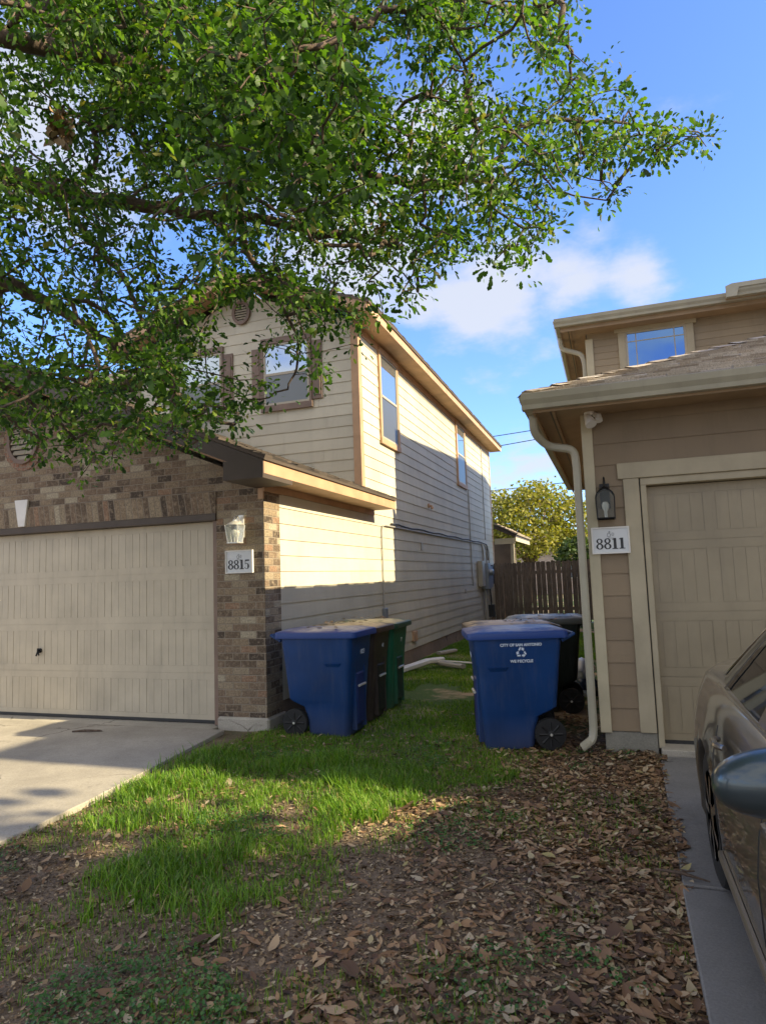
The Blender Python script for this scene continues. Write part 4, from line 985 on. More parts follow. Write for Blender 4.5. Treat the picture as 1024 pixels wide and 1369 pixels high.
def lumpy(name, c, r, mat, seed, parent=None, k=3):
    bm = bmesh.new(); bmesh.ops.create_icosphere(bm, subdivisions=k, radius=1); rr = random.Random(seed)
    ph = [rr.uniform(0, 6) for _ in range(6)]
    for v in bm.verts:
        p = v.co; n = 1 + .16 * math.sin(p.x * 5 + ph[0]) * math.cos(p.y * 4 + ph[1]) + .12 * math.sin(p.z * 7 + p.x * 5 + ph[2]) + .06 * math.sin(p.y * 15 + ph[3]) * math.sin(p.x * 13)
        v.co = Vector((p.x * r[0], p.y * r[1], max(p.z, -.75) * r[2])) * n
    me = bpy.data.meshes.new(name); bm.to_mesh(me); bm.free(); me.materials.append(mat)
    for p in me.polygons: p.use_smooth = True
    o = bpy.data.objects.new(name, me); COL.objects.link(o); o.location = c
    if parent: o.parent = parent
    return o
bg = thing('trash_bag', 'crumpled white and navy plastic bag behind the downspout', 'bag', (-.40, 8.42, .32))
lumpy('bag_body', (0, 0, 0), (.13, .15, .13), simple('pale plastic film', (.50, .55, .66), .35), 3, bg)
lumpy('bag_flap', (.02, -.03, -.15), (.13, .14, .08), simple('navy plastic film', (.03, .05, .10), .35), 9, bg)
lumpy('bag_corner', (-.03, -.05, -.25), (.10, .12, .06), simple('white plastic film', (.55, .66, .74), .35), 12, bg)
lumpy('storage_crate', (-.36, 8.72, .02), (.20, .18, .12), M['dkgreen'], 5); o = bpy.data.objects['storage_crate']; tag(o, 'dark lump of cloth under the crumpled plastic bag', 'cloth'); o.name = 'cloth_pile'

# ------------------------------------------------------------------ fence
fz = thing('wooden_fence', 'weathered dark brown picket fence between the two houses', 'fence', (-2, 20.6, 0))
rr = random.Random(3); x = -3.46
mbp = MB()
while x < .4:
    w = .135 + rr.uniform(-.004, .004); top = 1.82 + rr.uniform(-.015, .02); lean = rr.uniform(-.006, .006)
    g = rr.choice((.006, .012, .02, .004))
    if x > XR - .02: break
    mb = MB(); y0 = 20.6 - 20.6 + rr.uniform(-.006, .006)
    mb.prism([(x + 2 + lean, .05), (x + 2 + w + lean, .05), (x + 2 + w, top - .03), (x + 2 + w - .03, top), (x + 2 + .03, top), (x + 2, top - .03)], y0 - .008, y0 + .008, 1)
    mb.build('picket', M['fence'], fz); x += w + g
mb = MB(); mb.box(-1.46, 1.86, .010, .05, .35, .44); mb.build('rail', M['fence'], fz); mb = MB(); mb.box(-1.46, 1.86, .010, .05, 1.45, 1.54); mb.build('rail', M['fence'], fz)

# ------------------------------------------------------------------ foliage tools
def leaf_cloud(centers, normals_up, size, aspect=.5, lobed=True, bend=.25, droop=.0, jitter=.35, fold=.2, dirs=None):
    """vectorised: one leaf per centre; returns verts, faces(tri/quads)"""
    n = len(centers)
    a = RNG.uniform(0, 2 * np.pi, n); el = RNG.normal(0, .55, n) - droop
    d = np.stack([np.cos(a) * np.cos(el), np.sin(a) * np.cos(el), np.sin(el)], 1)
    if dirs is not None: d = dirs / (np.linalg.norm(dirs, axis=1)[:, None] + 1e-9)
    upv = np.tile(np.array([0, 0, 1.0]), (n, 1)) * normals_up + RNG.normal(0, jitter + .3, (n, 3))
    s = np.cross(d, upv); s /= np.linalg.norm(s, axis=1)[:, None] + 1e-9; u = np.cross(s, d)
    L = size * RNG.uniform(.65, 1.25, n)
    if lobed: prof = [(0, .06), (.30, .26), (.52, .34), (.62, .24), (.80, .36), (1.0, .05)]
    else: prof = [(0, .05), (.35, .42), (.7, .36), (1.0, .02)]
    V = []; m = len(prof)
    for t, w in prof:
        base = centers + d * (L * t)[:, None] - u * (bend * L * t * t)[:, None]
        off = s * (L * w * aspect * 2)[:, None]; lift = u * (L * w * fold)[:, None]
        V += [base - off + lift, base + off + lift]
    V = np.stack(V, 1).reshape(-1, 3)
    f = []
    for i in range(m - 1): f.append([2 * i, 2 * i + 1, 2 * i + 3, 2 * i + 2])
    f = np.array(f); F = (np.arange(n)[:, None, None] * (2 * m) + f[None]).reshape(-1, 4)
    return V, F
def mst_skeleton(nodes, seeds, penal=.25):
    """grow a branch tree: seeds = already existing nodes (positions), nodes = targets; returns parents"""
    P = np.vstack([seeds, nodes]); ns = len(seeds); n = len(P)
    parent = -np.ones(n, int); plen = np.zeros(n)
    best = np.full(n, np.inf); bp = np.zeros(n, int)
    for i in range(ns):
        d = np.linalg.norm(P - P[i], axis=1); m = d < best; best[m] = d[m]; bp[m] = i
    done = np.zeros(n, bool); done[:ns] = True; order = []
    for _ in range(n - ns):
        c = np.where(done, np.inf, best); j = int(np.argmin(c)); parent[j] = bp[j]
        plen[j] = plen[bp[j]] + np.linalg.norm(P[j] - P[bp[j]]); done[j] = True; order.append(j)
        d = np.linalg.norm(P - P[j], axis=1) + penal * plen[j]; m = (d < best) & ~done; best[m] = d[m]; bp[m] = j
    return P, parent, order
def branches_mesh(P, parent, order, ns, r0=.0030, rmax=.03, k=5):
    cnt = np.zeros(len(P)); 
    for j in reversed(order): cnt[j] += 1; cnt[parent[j]] += cnt[j]
    V = []; F = []; o = 0
    for j in order:
        i = parent[j]; a, b = P[i], P[j]; ra = min(rmax, r0 * cnt[j] ** .5 + .001); rb = min(rmax, r0 * max(1, cnt[j] - 1) ** .5)
        d = b - a; L = np.linalg.norm(d)
        if L < 1e-5: continue
        d = d / L; ref = np.array([0, 0, 1.0]) if abs(d[2]) < .9 else np.array([1.0, 0, 0]); s = np.cross(d, ref); s /= np.linalg.norm(s); u = np.cross(s, d)
        mid = (a + b) / 2 + RNG.normal(0, .06 * L, 3) 
        for p, r_ in ((a, ra), (mid, (ra + rb) / 2), (b, rb)):
            for q in range(k):
                an = 2 * math.pi * q / k; V.append(p + (s * math.cos(an) + u * math.sin(an)) * r_)
        for h in range(2):
            for q in range(k): F.append((o + h * k + q, o + h * k + (q + 1) % k, o + (h + 1) * k + (q + 1) % k, o + (h + 1) * k + q))
        o += 3 * k
    return np.array(V), np.array(F)

# ------------------------------------------------------------------ the big oak: canopy measured from the photograph, real depth
def pt(px, py, dist):   # point at a forward distance along the ray
    d = ray(px, py); P = CAM + d * dist; return P
GRID = [  # 40 px cells from (0,0); 0-9 foliage density
 "69999999999966998770000000",
 "49999999999923741372000000",
 "56999799999911340032200000",
 "54699999999975663465510000",
 "35644999999977656777776500",
 "66655999999977666665400000",
 "66677568888877755421300000",
 "66677447777766665540000000",
 "46677447777556553410000000",
 "45654777657744300000000000",
 "43477662157610000000000000",
 "43467750154300000000000000",
 "77776782013100000000000000",
 "77777777420000000000000000",
 "63655553000000000000000000",
 "00234100000000000000000000"]
oak = thing('oak_tree', 'large leafy oak whose canopy hangs over the lawn and driveway', 'tree', (-3.0, .9, 0))
OX = np.array([-3.0, .9, 0.0])
tuft = []
def add_tufts(px, py, n, near=.0, clumps=3):
    cc = [(px + random.uniform(-2, 42), py + random.uniform(-2, 42), random.uniform(3.5, 6.2)) for _ in range(clumps)]
    for _ in range(n):
        cx_, cy_, cd = random.choice(cc); x = random.gauss(cx_, 8.5); y = random.gauss(cy_, 8.5)
        dd = random.uniform(2.6, 3.4) if random.random() < near else cd + random.gauss(0, .14)
        P = pt(x, y, dd)
        if P[1] > 5.25: P = pt(x, y, dd * random.uniform(4.75, 5.25) / P[1])
        if P[0] < -6.0: P = pt(x, y, dd * random.uniform(.7, .9))
        tuft.append(P)
for r_, row in enumerate(GRID):
    for c_, ch in enumerate(row):
        d = int(ch)
        if d: 
            n = (20 if d == 9 else 14) * (d / 9) ** (1.9 if c_ < 12 else 1.6); n = int(n) + (random.random() < n - int(n))
            near = .14 if (6 <= c_ <= 11 and r_ < 7) else .0
            add_tufts(c_ * 40, r_ * 40, n, near, 6 if d == 9 else 3 if d > 4 else 2)
for r_ in range(-7, 16):      # canopy continues beyond the frame on the left and above
    for c_ in range(-6, 19):
        if (r_ < -1 and c_ < 18) or (r_ == -1 and c_ < 15) or (c_ < 0 and r_ < 14):
            add_tufts(c_ * 40, r_ * 40, 7 if r_ >= -3 and c_ >= -3 else 4, .06)
tuft = np.array(tuft)
limbs = [  # (points as px,py,distance), radius start, end
 ([( -700, 560, 3.4), (-420, 330, 3.6), (-180, 215, 4.0), (0, 228, 4.4), (70, 255, 4.5), (200, 275, 4.7), (330, 290, 4.9), (430, 310, 5.0), (540, 330, 5.1)], .10, .022),
 ([(-700, 560, 3.4), (-420, 420, 3.7), (-160, 360, 4.2), (0, 378, 4.6), (60, 400, 4.7), (120, 440, 4.8), (180, 480, 4.9), (260, 540, 5.0)], .085, .016),
 ([(70, 255, 4.5), (120, 320, 4.7), (170, 380, 4.8), (200, 450, 4.9), (235, 520, 5.0)], .03, .008),
 ([(-420, 330, 3.6), (-150, 60, 3.8), (60, 60, 4.1), (200, 90, 4.4), (300, 140, 4.6), (420, 190, 4.8), (500, 235, 4.9), (600, 243, 5.0), (660, 215, 5.1), (705, 165, 5.2), (800, 163, 5.3), (870, 165, 5.4), (955, 182, 5.5)], .075, .005),
 ([(540, 235, 4.9), (560, 145, 4.8), (585, 130, 4.8), (640, 145, 4.8)], .012, .005),
 ([(600, 243, 5.0), (680, 222, 5.1), (750, 226, 5.2), (820, 248, 5.3)], .012, .004),
 ([(705, 165, 5.2), (758, 120, 5.1), (755, 60, 4.9), (680, 15, 4.6), (560, -40, 4.2), (380, -120, 3.8)], .006, .02),
 ([(300, 140, 4.6), (330, 330, 4.9), (375, 400, 5.0), (400, 470, 5.1), (385, 520, 5.1)], .03, .006),
 ([(120, 170, 4.5), (170, 170, 4.6), (200, 210, 4.7)], .025, .012),
 ([(560, -40, 4.2), (590, 30, 4.1), (630, 100, 4.3), (600, 90, 4.4)], .012, .005),
 ([(120, 440, 4.8), (100, 520, 4.9), (60, 590, 5.0)], .015, .005),
 ([(60, 400, 4.7), (55, 450, 4.7), (50, 500, 4.7)], .012, .005),
 ([(430, 310, 5.0), (520, 350, 5.1), (570, 400, 5.1)], .012, .004),
]
seeds = []
mb = MB()
for pts, ra, rb in limbs:
    P = [Vector(pt(*p)) for p in pts]
    out = []
    for i in range(len(P) - 1):
        for k in range(6):
            t = k / 6; p0 = P[max(i - 1, 0)]; p1, p2 = P[i], P[i + 1]; p3 = P[min(i + 2, len(P) - 1)]
            q = .5 * ((2 * p1) + (-p0 + p2) * t + (2 * p0 - 5 * p1 + 4 * p2 - p3) * t * t + (-p0 + 3 * p1 - 3 * p2 + p3) * t ** 3)
            q = q + Vector(RNG.normal(0, .012, 3)); out.append(q)
    out.append(P[-1]); n = len(out); rs = [ra + (rb - ra) * (i / (n - 1)) ** .8 for i in range(n)]
    mb.tube(out, rs, 9); seeds += [np.array(q) for q in out]
# trunk: out of frame on the left, on the lawn strip
root = Vector(OX); j0 = Vector(pt(-700, 560, 3.4)); 
mb.tube([root + Vector((0, 0, -.1)), root + Vector((.02, .02, .25)), root + Vector((.0, .05, 1.0)), (root + Vector((0, .05, 1.9))), (root + Vector((-.02, .1, 2.5))) * .5 + j0 * .5, j0], [.30, .22, .19, .17, .14, .12], 14)
seeds = np.array(seeds)
Pn, par, order = mst_skeleton(tuft, seeds)
Vb, Fb = branches_mesh(Pn, par, order, len(seeds))
mb.v += [tuple(v) for v in Vb]; o_ = len(mb.v) - len(Vb); mb.f += [tuple(int(i) + o_ for i in f) for f in Fb]
mb.v = [(x - OX[0], y - OX[1], z - OX[2]) for x, y, z in mb.v]
mb.build('trunk', M['bark'], oak, smooth=True, fixn=False, angle=180)
cnt = RNG.integers(20, 38, len(tuft)); base = np.repeat(tuft, cnt, axis=0)
dist = np.linalg.norm(base - CAM, axis=1); sg = np.clip(.012 * dist, .03, .06)
offs = RNG.normal(0, 1, (len(base), 3)); dirs = offs + RNG.normal(0, .45, offs.shape) + np.array([0, 0, -.15])
cl = base + offs * sg[:, None] * np.array([1, 1, .8])
V, F = leaf_cloud(cl - OX, .8, .041 * np.exp(RNG.normal(0, .22, len(cl))), .38, True, .25, .35, dirs=dirs)
raw_mesh('crown', V, F, M['leaf'], oak)
print('tufts', len(tuft), 'leaves', len(cl))
# small clump of dead leaves caught in the branches
c = np.array(pt(80, 165, 4.3)) + RNG.normal(0, .05, (90, 3)) * np.array([.7, .7, 1.4]) - OX
V, F = leaf_cloud(c, .2, .06, .5, True, .4, .8); raw_mesh('dead_leaf_clump', V, F, M['litter'], oak)
c = np.array(pt(510, 298, 4.6)) + RNG.normal(0, .025, (40, 3)) * np.array([.7, .7, 1.4]) - OX
V, F = leaf_cloud(c, .2, .05, .5, True, .4, .8); raw_mesh('dead_leaf_clump', V, F, M['litter'], oak)

# ------------------------------------------------------------------ background trees
def crown_tree(name, label, loc, rad, mat, n_tuft, leaf, trunk_h, seed, cat='tree', squash=1.0, nleaf=14, shell=.55, sq=1.0):
    t = thing(name, label, cat, loc)
    rg = np.random.default_rng(seed); pts = []
    while len(pts) < n_tuft:
        p = rg.normal(0, 1, 3); p /= np.linalg.norm(p); p = np.sign(p) * np.abs(p) ** sq; r = shell + (1 - shell) * rg.random() ** .5
        if p[2] < -.35: continue
        b = 1 + .14 * math.sin(p[0] * 4 + seed) * math.cos(p[1] * 5) + .10 * math.sin(p[2] * 7 + p[0] * 6)
        pts.append(p * r * b * np.array(rad) + np.array([0, 0, trunk_h + rad[2] * .35]))
    pts = np.array(pts); seeds_ = [np.array([0, 0, z]) for z in np.linspace(.5, trunk_h, 5)]
    mb = MB(); mb.tube([(0, 0, -.2), (0, 0, .4), (.03, 0, trunk_h)], [rad[0] * .085, rad[0] * .06, rad[0] * .05], 10)
    for q in range(9):
        a = q * 2 * math.pi / 9 + .3; l = [np.array([0, 0, trunk_h * .75 + .06 * (q % 3)])]
        for s in (.25, .5, .75): l.append(np.array([math.cos(a) * rad[0] * s * .9, math.sin(a) * rad[1] * s * .9, trunk_h + rad[2] * (.05 + .75 * s * (.5 + .5 * ((q * 7) % 5) / 4))]))
        mb.tube([tuple(p) for p in l], [rad[0] * .032, rad[0] * .022, rad[0] * .016, rad[0] * .008], 7); seeds_ += l
    P, pr_, od = mst_skeleton(pts, np.array(seeds_)); Vb, Fb = branches_mesh(P, pr_, od, len(seeds_), .006, .07, 4)
    o_ = len(mb.v); mb.v += [tuple(v) for v in Vb]; mb.f += [tuple(int(i) + o_ for i in f) for f in Fb]
    mb.build('trunk', M['bark'], t, smooth=True, fixn=False, angle=180)
    c = np.repeat(pts, nleaf, axis=0) + rg.normal(0, 1, (len(pts) * nleaf, 3)) * np.array([.10, .10, .08]) * rad[0] * .9
    V, F = leaf_cloud(c, .8, leaf, .55, False, .2, .1); raw_mesh('crown', V, F, mat, t)
    return t
crown_tree('background_tree', 'yellow-green rounded tree rising behind the wooden fence', (-3.9, 34, 0), (3.1, 3.0, 2.55), M['leaf_y'], 620, .15, 2.3, 5, shell=.5, nleaf=20)
crown_tree('background_tree', 'darker small tree at the right behind the wooden fence', (-1.3, 30, 0), (1.0, 1.1, .9), M['leaf_far'], 160, .13, 1.7, 8, nleaf=16)
crown_tree('added_shade_tree', 'unseen tree added right of the parked car to shade the lawn', (10.0, -.9, 0), (3.0, 4.6, 4.6), M['leaf'], 1500, .2, 2.6, 12, shell=.15, nleaf=18, sq=.6)  # unseen tree added for its shade; squared crown sets the shadow edge
# house beyond the fence
hb = thing('house', 'distant pale pink house with brown roof seen beyond the fence', 'house', (-3.2, 46, 0))
mb = MB(); mb.box(-4, 6, 0, 6, 0, 2.9); mb.build('wall', paint('pale pink stucco', (.46, .36, .32)), hb)
mb = MB(); mb.prism([(-.5, 2.92), (6.5, 2.92), (3, 4.4)], -4.5, 6.5, 0); mb.build('roof', M['shing_d'], hb)
mb = MB(); mb.box(.4, 1.5, -.05, -.001, 1.0, 2.1); w_ = mb.build('window', M['white'], hb); mb = MB(); mb.box(.48, 1.42, -.06, -.051, 1.08, 2.02); mb.build('glass_pane', M['glass'], w_)
# overhead wires
def wire(p, q, sag, label):
    a, b = Vector(at_y(*p, 35)), Vector(at_y(*q, 35)); d = b - a; a = a - d * 2.5; b = b + d * 2.0
    pts = [a.lerp(b, i / 30) - Vector((0, 0, sag * 4 * (i / 30) * (1 - i / 30) - sag * .9)) for i in range(31)]
    mb = MB(); mb.tube(pts, .022, 6); tag(mb.build('power_cable', M['dgrey']), label, 'cable', 'overhead wires')
wire((661, 583), (712, 575), .05, 'highest thin overhead wire against the sky between the houses')
wire((661, 597), (712, 588), .05, 'middle thin overhead wire between the two house roofs')
wire((657, 656), (765, 644), .05, 'lowest overhead wire just above the yellow-green tree')

# ------------------------------------------------------------------ parked car (tail towards the garage, right side to the lawn)
def build_car():
    X0 = .355; YB = 4.72                               # outermost side plane, rear bumper
    car = thing('parked_car', 'brown-grey sedan parked on the right driveway', 'car', (X0 + .9, 2.35, 0))
    def C(mb, name, mat, par=car, **kw):
        mb.v = [(x - X0 - .9, y - 2.35, z) for x, y, z in mb.v]; return mb.build(name, mat, par, **kw)
    m, nt, b, _ = new_mat('metallic brown grey car paint'); v = coords(nt); fl = noise(nt, v, 900, 2)
    nt.links.new(ramp(nt, fl, [(.35, (.15, .13, .105)), (.7, (.28, .25, .205))]), b.inputs['Base Color']); b.inputs['Metallic'].default_value = .75; b.inputs['Roughness'].default_value = .32; b.inputs['Coat Weight'].default_value = 1; b.inputs['Coat Roughness'].default_value = .04
    pm = m
    m, nt, b, _ = new_mat('car window glass'); b.inputs['Base Color'].default_value = (.012, .014, .014, 1); b.inputs['Roughness'].default_value = .03; b.inputs['Specular IOR Level'].default_value = .9; gm = m
    mpaint = simple('sky reflection mirror paint', (.055, .075, .085), .32, .6, coat=.6)  # sky's reflection on the mirror is mixed into this colour
    chrome = simple('bright trim', (.62, .60, .56), .18, 1.0); rub = simple('black rubber trim', (.015, .015, .016), .5)
    Wd = 1.78
    def plan(s):     # inset of the side from rear (s metres from tail) for corner rounding
        L = 4.8; r = .0
        if s < .75: r = .30 * (1 - s / .75) ** 2.2
        if s > 3.9: r = .30 * ((s - 3.9) / .9) ** 2.0
        return r
    def topz(s):     # belt/deck height
        if s < .12: return .82 + s * 1.0
        if s < 1.0: return .94 + .01 * s
        if s < 3.3: return .95 - .012 * (s - 1)
        if s < 3.6: return .93
        return .92 - .16 * ((s - 3.6) / 1.2) ** 1.5
    prof = [(.14, .10, .0), (.035, .17, 0), (.012, .235, 0), (.012, .30, 0), (.004, .40, 0), (.0, .56, 0), (.012, .68, 0), (.04, .80, 0)]
    secs = []; ss = [0, .02, .06, .12, .2, .3, .42, .55, .7, .85, 1.0, 1.2, 1.5, 1.8, 2.2, 2.6, 3.0, 3.3, 3.6, 3.9, 4.15, 4.4, 4.6, 4.72, 4.8]
    for s in ss:
        y = YB - s; pl = plan(s); tz = topz(s); row = []
        endsq = 0.0 if .06 < s < 4.7 else .12
        half = []
        for a, z, _ in prof: half.append((a + pl + (endsq if z < .3 else 0), z if z < .6 else .6 + (z - .6) * (tz - .62) / .32))
        half.append((.085 + pl, tz - .035)); half.append((.14 + pl, tz)); half.append((.40 + pl, tz + .022)); half.append((Wd / 2, tz + .03))
        row = [(X0 + a, y, z) for a, z in half] + [(X0 + Wd - a, y, z) for a, z in half[-2::-1]]
        secs.append(row)
    # cut wheel arches: faces whose centre lies inside an arch circle on the low side are left out
    yw = (YB - 1.10, YB - 3.80); rA = .345
    mb = MB(); k = len(secs[0]); 
    # refine along Y for round arches
    ssf = sorted(set([round(v, 3) for v in list(np.linspace(0, 4.8, 121))])); fine = []
    for s in ssf:
        i = max(j for j in range(len(ss)) if ss[j] <= s + 1e-9); i = min(i, len(ss) - 2); t_ = (s - ss[i]) / (ss[i + 1] - ss[i])
        row = []
        for p, q in zip(secs[i], secs[i + 1]): row.append((p[0] + (q[0] - p[0]) * t_, YB - s, p[2] + (q[2] - p[2]) * t_))
        # lift the lower edge over the wheels
        for w_ in yw:
            dy = (YB - s) - w_
            if abs(dy) < rA:
                za = .31 + math.sqrt(rA * rA - dy * dy)
                row = [(x, y, max(z, za + .0015 * n_ if n_ < 12 else max(z, za))) if z < za else (x, y, z) for n_, (x, y, z) in enumerate(row)]
        fine.append(row)
    vs = [p for r_ in fine for p in r_]; n = len(fine)
    mb.add(vs, [(i * k + j, i * k + j + 1, (i + 1) * k + j + 1, (i + 1) * k + j) for i in range(n - 1) for j in range(k - 1)] + [tuple(range(k)), tuple((n - 1) * k + j for j in range(k))])
    C(mb, 'body', pm, smooth=True, angle=50)
    # dark arch liner and underbody
    mb = MB(); mb.box(X0 + .20, X0 + Wd - .20, YB - 4.7, YB - .1, .16, .30)
    for w_ in yw: mb.box(X0 + .26, X0 + Wd - .26, w_ - .36, w_ + .36, .25, .68)
    C(mb, 'underbody', rub)
    # greenhouse
    zb, zt = .925, 1.375
    def G(sideu, h, s):     # s from tail; side surface of the greenhouse
        return None
    # outline along Y at height fraction h
    def yr(h): return YB - (.72 + .78 * h - .12 * h * h)      # rear edge
    def yf(h): return YB - (3.72 - 1.02 * h)
    def xi(h): return X0 + .115 + .235 * h + .05 * h * h * h
    hs_ = [0, .15, .35, .55, .75, .9, 1.0]; rows = []
    nY = 24
    for h in hs_:
        z = zb + (zt - zb) * h; L = []
        for q in range(nY + 1):
            t_ = q / nY; y = yr(h) + (yf(h) - yr(h)) * t_
            e = min(t_, 1 - t_) * 2; ins = .10 * max(0, 1 - e / .25) ** 2
            zz = z + (.045 * math.sin(math.pi * t_) if h == 1 else .03 * h * math.sin(math.pi * t_))
            L.append((xi(h) + ins, y, zz))
        rows.append(L)
    def gs(t_, h):   # bilinear lookup on the side surface
        hh = min(max(h, 0), 1); i = max(j for j in range(len(hs_)) if hs_[j] <= hh + 1e-9); i = min(i, len(hs_) - 2); a = (hh - hs_[i]) / (hs_[i + 1] - hs_[i])
        q = min(max(t_, 0), 1) * nY; j = min(int(q), nY - 1); b_ = q - j
        def L3(p, q_, w): return tuple(p[c] + (q_[c] - p[c]) * w for c in range(3))
        return L3(L3(rows[i][j], rows[i][j + 1], b_), L3(rows[i + 1][j], rows[i + 1][j + 1], b_), a)
    mirror = lambda p: (2 * X0 + Wd - p[0], p[1], p[2])
    mb = MB()
    for sd in (0, 1):
        vs = [p if not sd else mirror(p) for r_ in rows for p in r_]
        mb.add(vs, [(i * (nY + 1) + j, i * (nY + 1) + j + 1, (i + 1) * (nY + 1) + j + 1, (i + 1) * (nY + 1) + j) for i in range(len(rows) - 1) for j in range(nY)])
    for e in (0, nY):   # front and rear screens
        vs = [r_[e] for r_ in rows] + [mirror(r_[e]) for r_ in rows]; n_ = len(rows)
        mb.add(vs, [(i, i + 1, n_ + i + 1, n_ + i) for i in range(n_ - 1)])
    C(mb, 'side_glass', gm, smooth=True, angle=50)
    mb = MB(); top = rows[-1]; vs = []; 
    for j, p in enumerate(top):
        for w in (0, .12, .3, .5, .7, .88, 1): vs.append((p[0] + (2 * X0 + Wd - 2 * p[0]) * w, p[1], p[2] + .004 + .05 * math.sin(math.pi * w) ** .7))
    mb.add(vs, [(j * 7 + w, j * 7 + w + 1, (j + 1) * 7 + w + 1, (j + 1) * 7 + w) for j in range(nY) for w in range(6)]); C(mb, 'roof', pm, smooth=True, angle=60)
    # painted pillars and roof rail: bands lying 8 mm proud of the glass
    def band(mb, path, wa, off=.010):   # path: (t,h) list, width in t
        vs = []
        for (t_, h), w in zip(path, wa):
            for dt in (-w, w):
                p = gs(t_ + dt, h); vs.append((p[0] - off, p[1], p[2]))
        k2 = len(path); f = [(2 * i, 2 * i + 1, 2 * i + 3, 2 * i + 2) for i in range(k2 - 1)]
        o = len(mb.v); mb.add(vs, f); mb.add([mirror(v_) for v_ in vs], f)
    mb = MB(); band(mb, [(.435, h) for h in (0, .3, .6, .9)], [.022, .02, .018, .016]); 
    C(mb, 'pillar', pm, fixn=False, smooth=True)
    mb = MB(); band(mb, [(.165, 0), (.172, .3), (.185, .6), (.20, .85)], [.006] * 4, .012); band(mb, [(.455 + .008, h) for h in (0, .3, .6, .9)], [.005] * 4, .013); C(mb, 'window_seal', rub, fixn=False)
    # C pillar and roof rail in body colour
    mb = MB()
    for sd in (0, 1):
        vs = []
        path = [(-.0, .0), (0, .15), (0, .35), (0, .55), (0, .75), (0, .9), (0, .985)] 
        for (t_, h) in path:
            for dt in (0.0, .045 + .02 * h): p = gs(t_ + dt, h); q = (p[0] - .009, p[1] + (.004 if dt == 0 else 0), p[2]); vs.append(q if not sd else mirror(q))
        mb.add(vs, [(2 * i, 2 * i + 1, 2 * i + 3, 2 * i + 2) for i in range(len(path) - 1)])
        vs = []
        for q_ in range(nY + 1):
            for h in (.90, 1.0): p = gs(q_ / nY, h); q = (p[0] - .010, p[1], p[2] + (.006 if h == 1 else 0)); vs.append(q if not sd else mirror(q))
        mb.add(vs, [(2 * i, 2 * i + 1, 2 * i + 3, 2 * i + 2) for i in range(nY)])
    C(mb, 'roof_rail', pm, fixn=False, smooth=True)
    # bright strip round the side windows, belt moulding, sill strip
    def line(pts, r_, name, mat, k_=6):
        mb = MB(); mb.tube(pts, r_, k_); mb.tube([mirror(p) for p in pts], r_, k_); C(mb, name, mat, smooth=True)
    arc = [gs(.05, h) for h in (0, .2, .4, .6, .8, .9)] + [gs(t_, .905) for t_ in (.12, .2, .3, .4, .5, .6, .7, .8)]
    line([(p[0] - .012, p[1], p[2]) for p in arc], .006, 'window_trim', chrome)
    line([(p[0] - .014, p[1], p[2] - .004) for p in [gs(t_, 0) for t_ in np.linspace(.04, .95, 14)]], .010, 'belt_moulding', chrome)
    mb = MB()
    for sd in (0, 1):
        pts = []
        for s in np.linspace(.62 + .85, 3.40, 16): pts.append((X0 + .004 + plan(s), YB - s, .275))
        mm = MB(); mm.rtube([p if not sd else mirror(p) for p in pts], .035, .022, (1, 0, 0) if False else (1, 0, 0)); mb.add(mm.v, mm.f)
    C(mb, 'sill_strip', simple('tan sill strip', (.30, .26, .21), .3, .6), smooth=True)
    # door shut lines
    mb = MB()
    for s in (1.42, 2.38, 3.42):
        pts = [(X0 + a + plan(s) + .0005, YB - s, z if z < .6 else .6 + (z - .6) * (topz(s) - .62) / .32) for a, z, _ in prof[2:]]
        mb.tube(pts, .0035, 6)
    C(mb, 'door_gap', rub)
    # door handles and fuel flap highlight
    mb = MB()
    for s in (1.62, 2.6): mb.tube([(X0 + .012, YB - s, .79), (X0 - .012, YB - s - .03, .792), (X0 - .012, YB - s - .13, .792), (X0 + .012, YB - s - .16, .79)], .013, 8)
    C(mb, 'door_handle', pm, smooth=True)
    # tail lights
    mb = MB(); mb.box(X0 + .14, X0 + .45, YB - .02, YB + .012, .62, .80); mb.box(X0 + Wd - .45, X0 + Wd - .14, YB - .02, YB + .012, .62, .80); C(mb, 'tail_light', simple('red lens', (.3, .01, .01), .15), bevel=.02)
    # wheels
    for w_ in yw:
        for sd in (0, 1):
            cx = X0 + .02 + .10 if not sd else X0 + Wd - .12
            e = -1 if not sd else 1
            mb = MB(); mb.lathe([(.20, -.10), (.27, -.102), (.305, -.09), (.315, -.06), (.315, .06), (.305, .09), (.27, .102), (.20, .10)], (0, 0, 0), 'x', 36)
            wo = mb.build('wheel', M['tyre'], car, smooth=True, loc=(cx - X0 - .9, w_ - 2.35, .315), angle=50)
            mb = MB(); mb.lathe([(.205, e * .100), (.19, e * .088), (.12, e * .082), (.05, e * .10), (.0, e * .104)], (0, 0, 0), 'x', 32)
            for q in range(7):
                a = 2 * math.pi * q / 7; c_, s_ = math.cos(a), math.sin(a)
                mb.add([(e * .106, c_ * .05 - s_ * .015, s_ * .05 + c_ * .015), (e * .106, c_ * .05 + s_ * .015, s_ * .05 - c_ * .015), (e * .104, c_ * .19 + s_ * .022, s_ * .19 - c_ * .022), (e * .104, c_ * .19 - s_ * .022, s_ * .19 + c_ * .022)], [(0, 1, 2, 3)])
            mb.build('rim', simple('alloy rim', (.45, .44, .42), .3, .9) if False else chrome, wo, smooth=True)
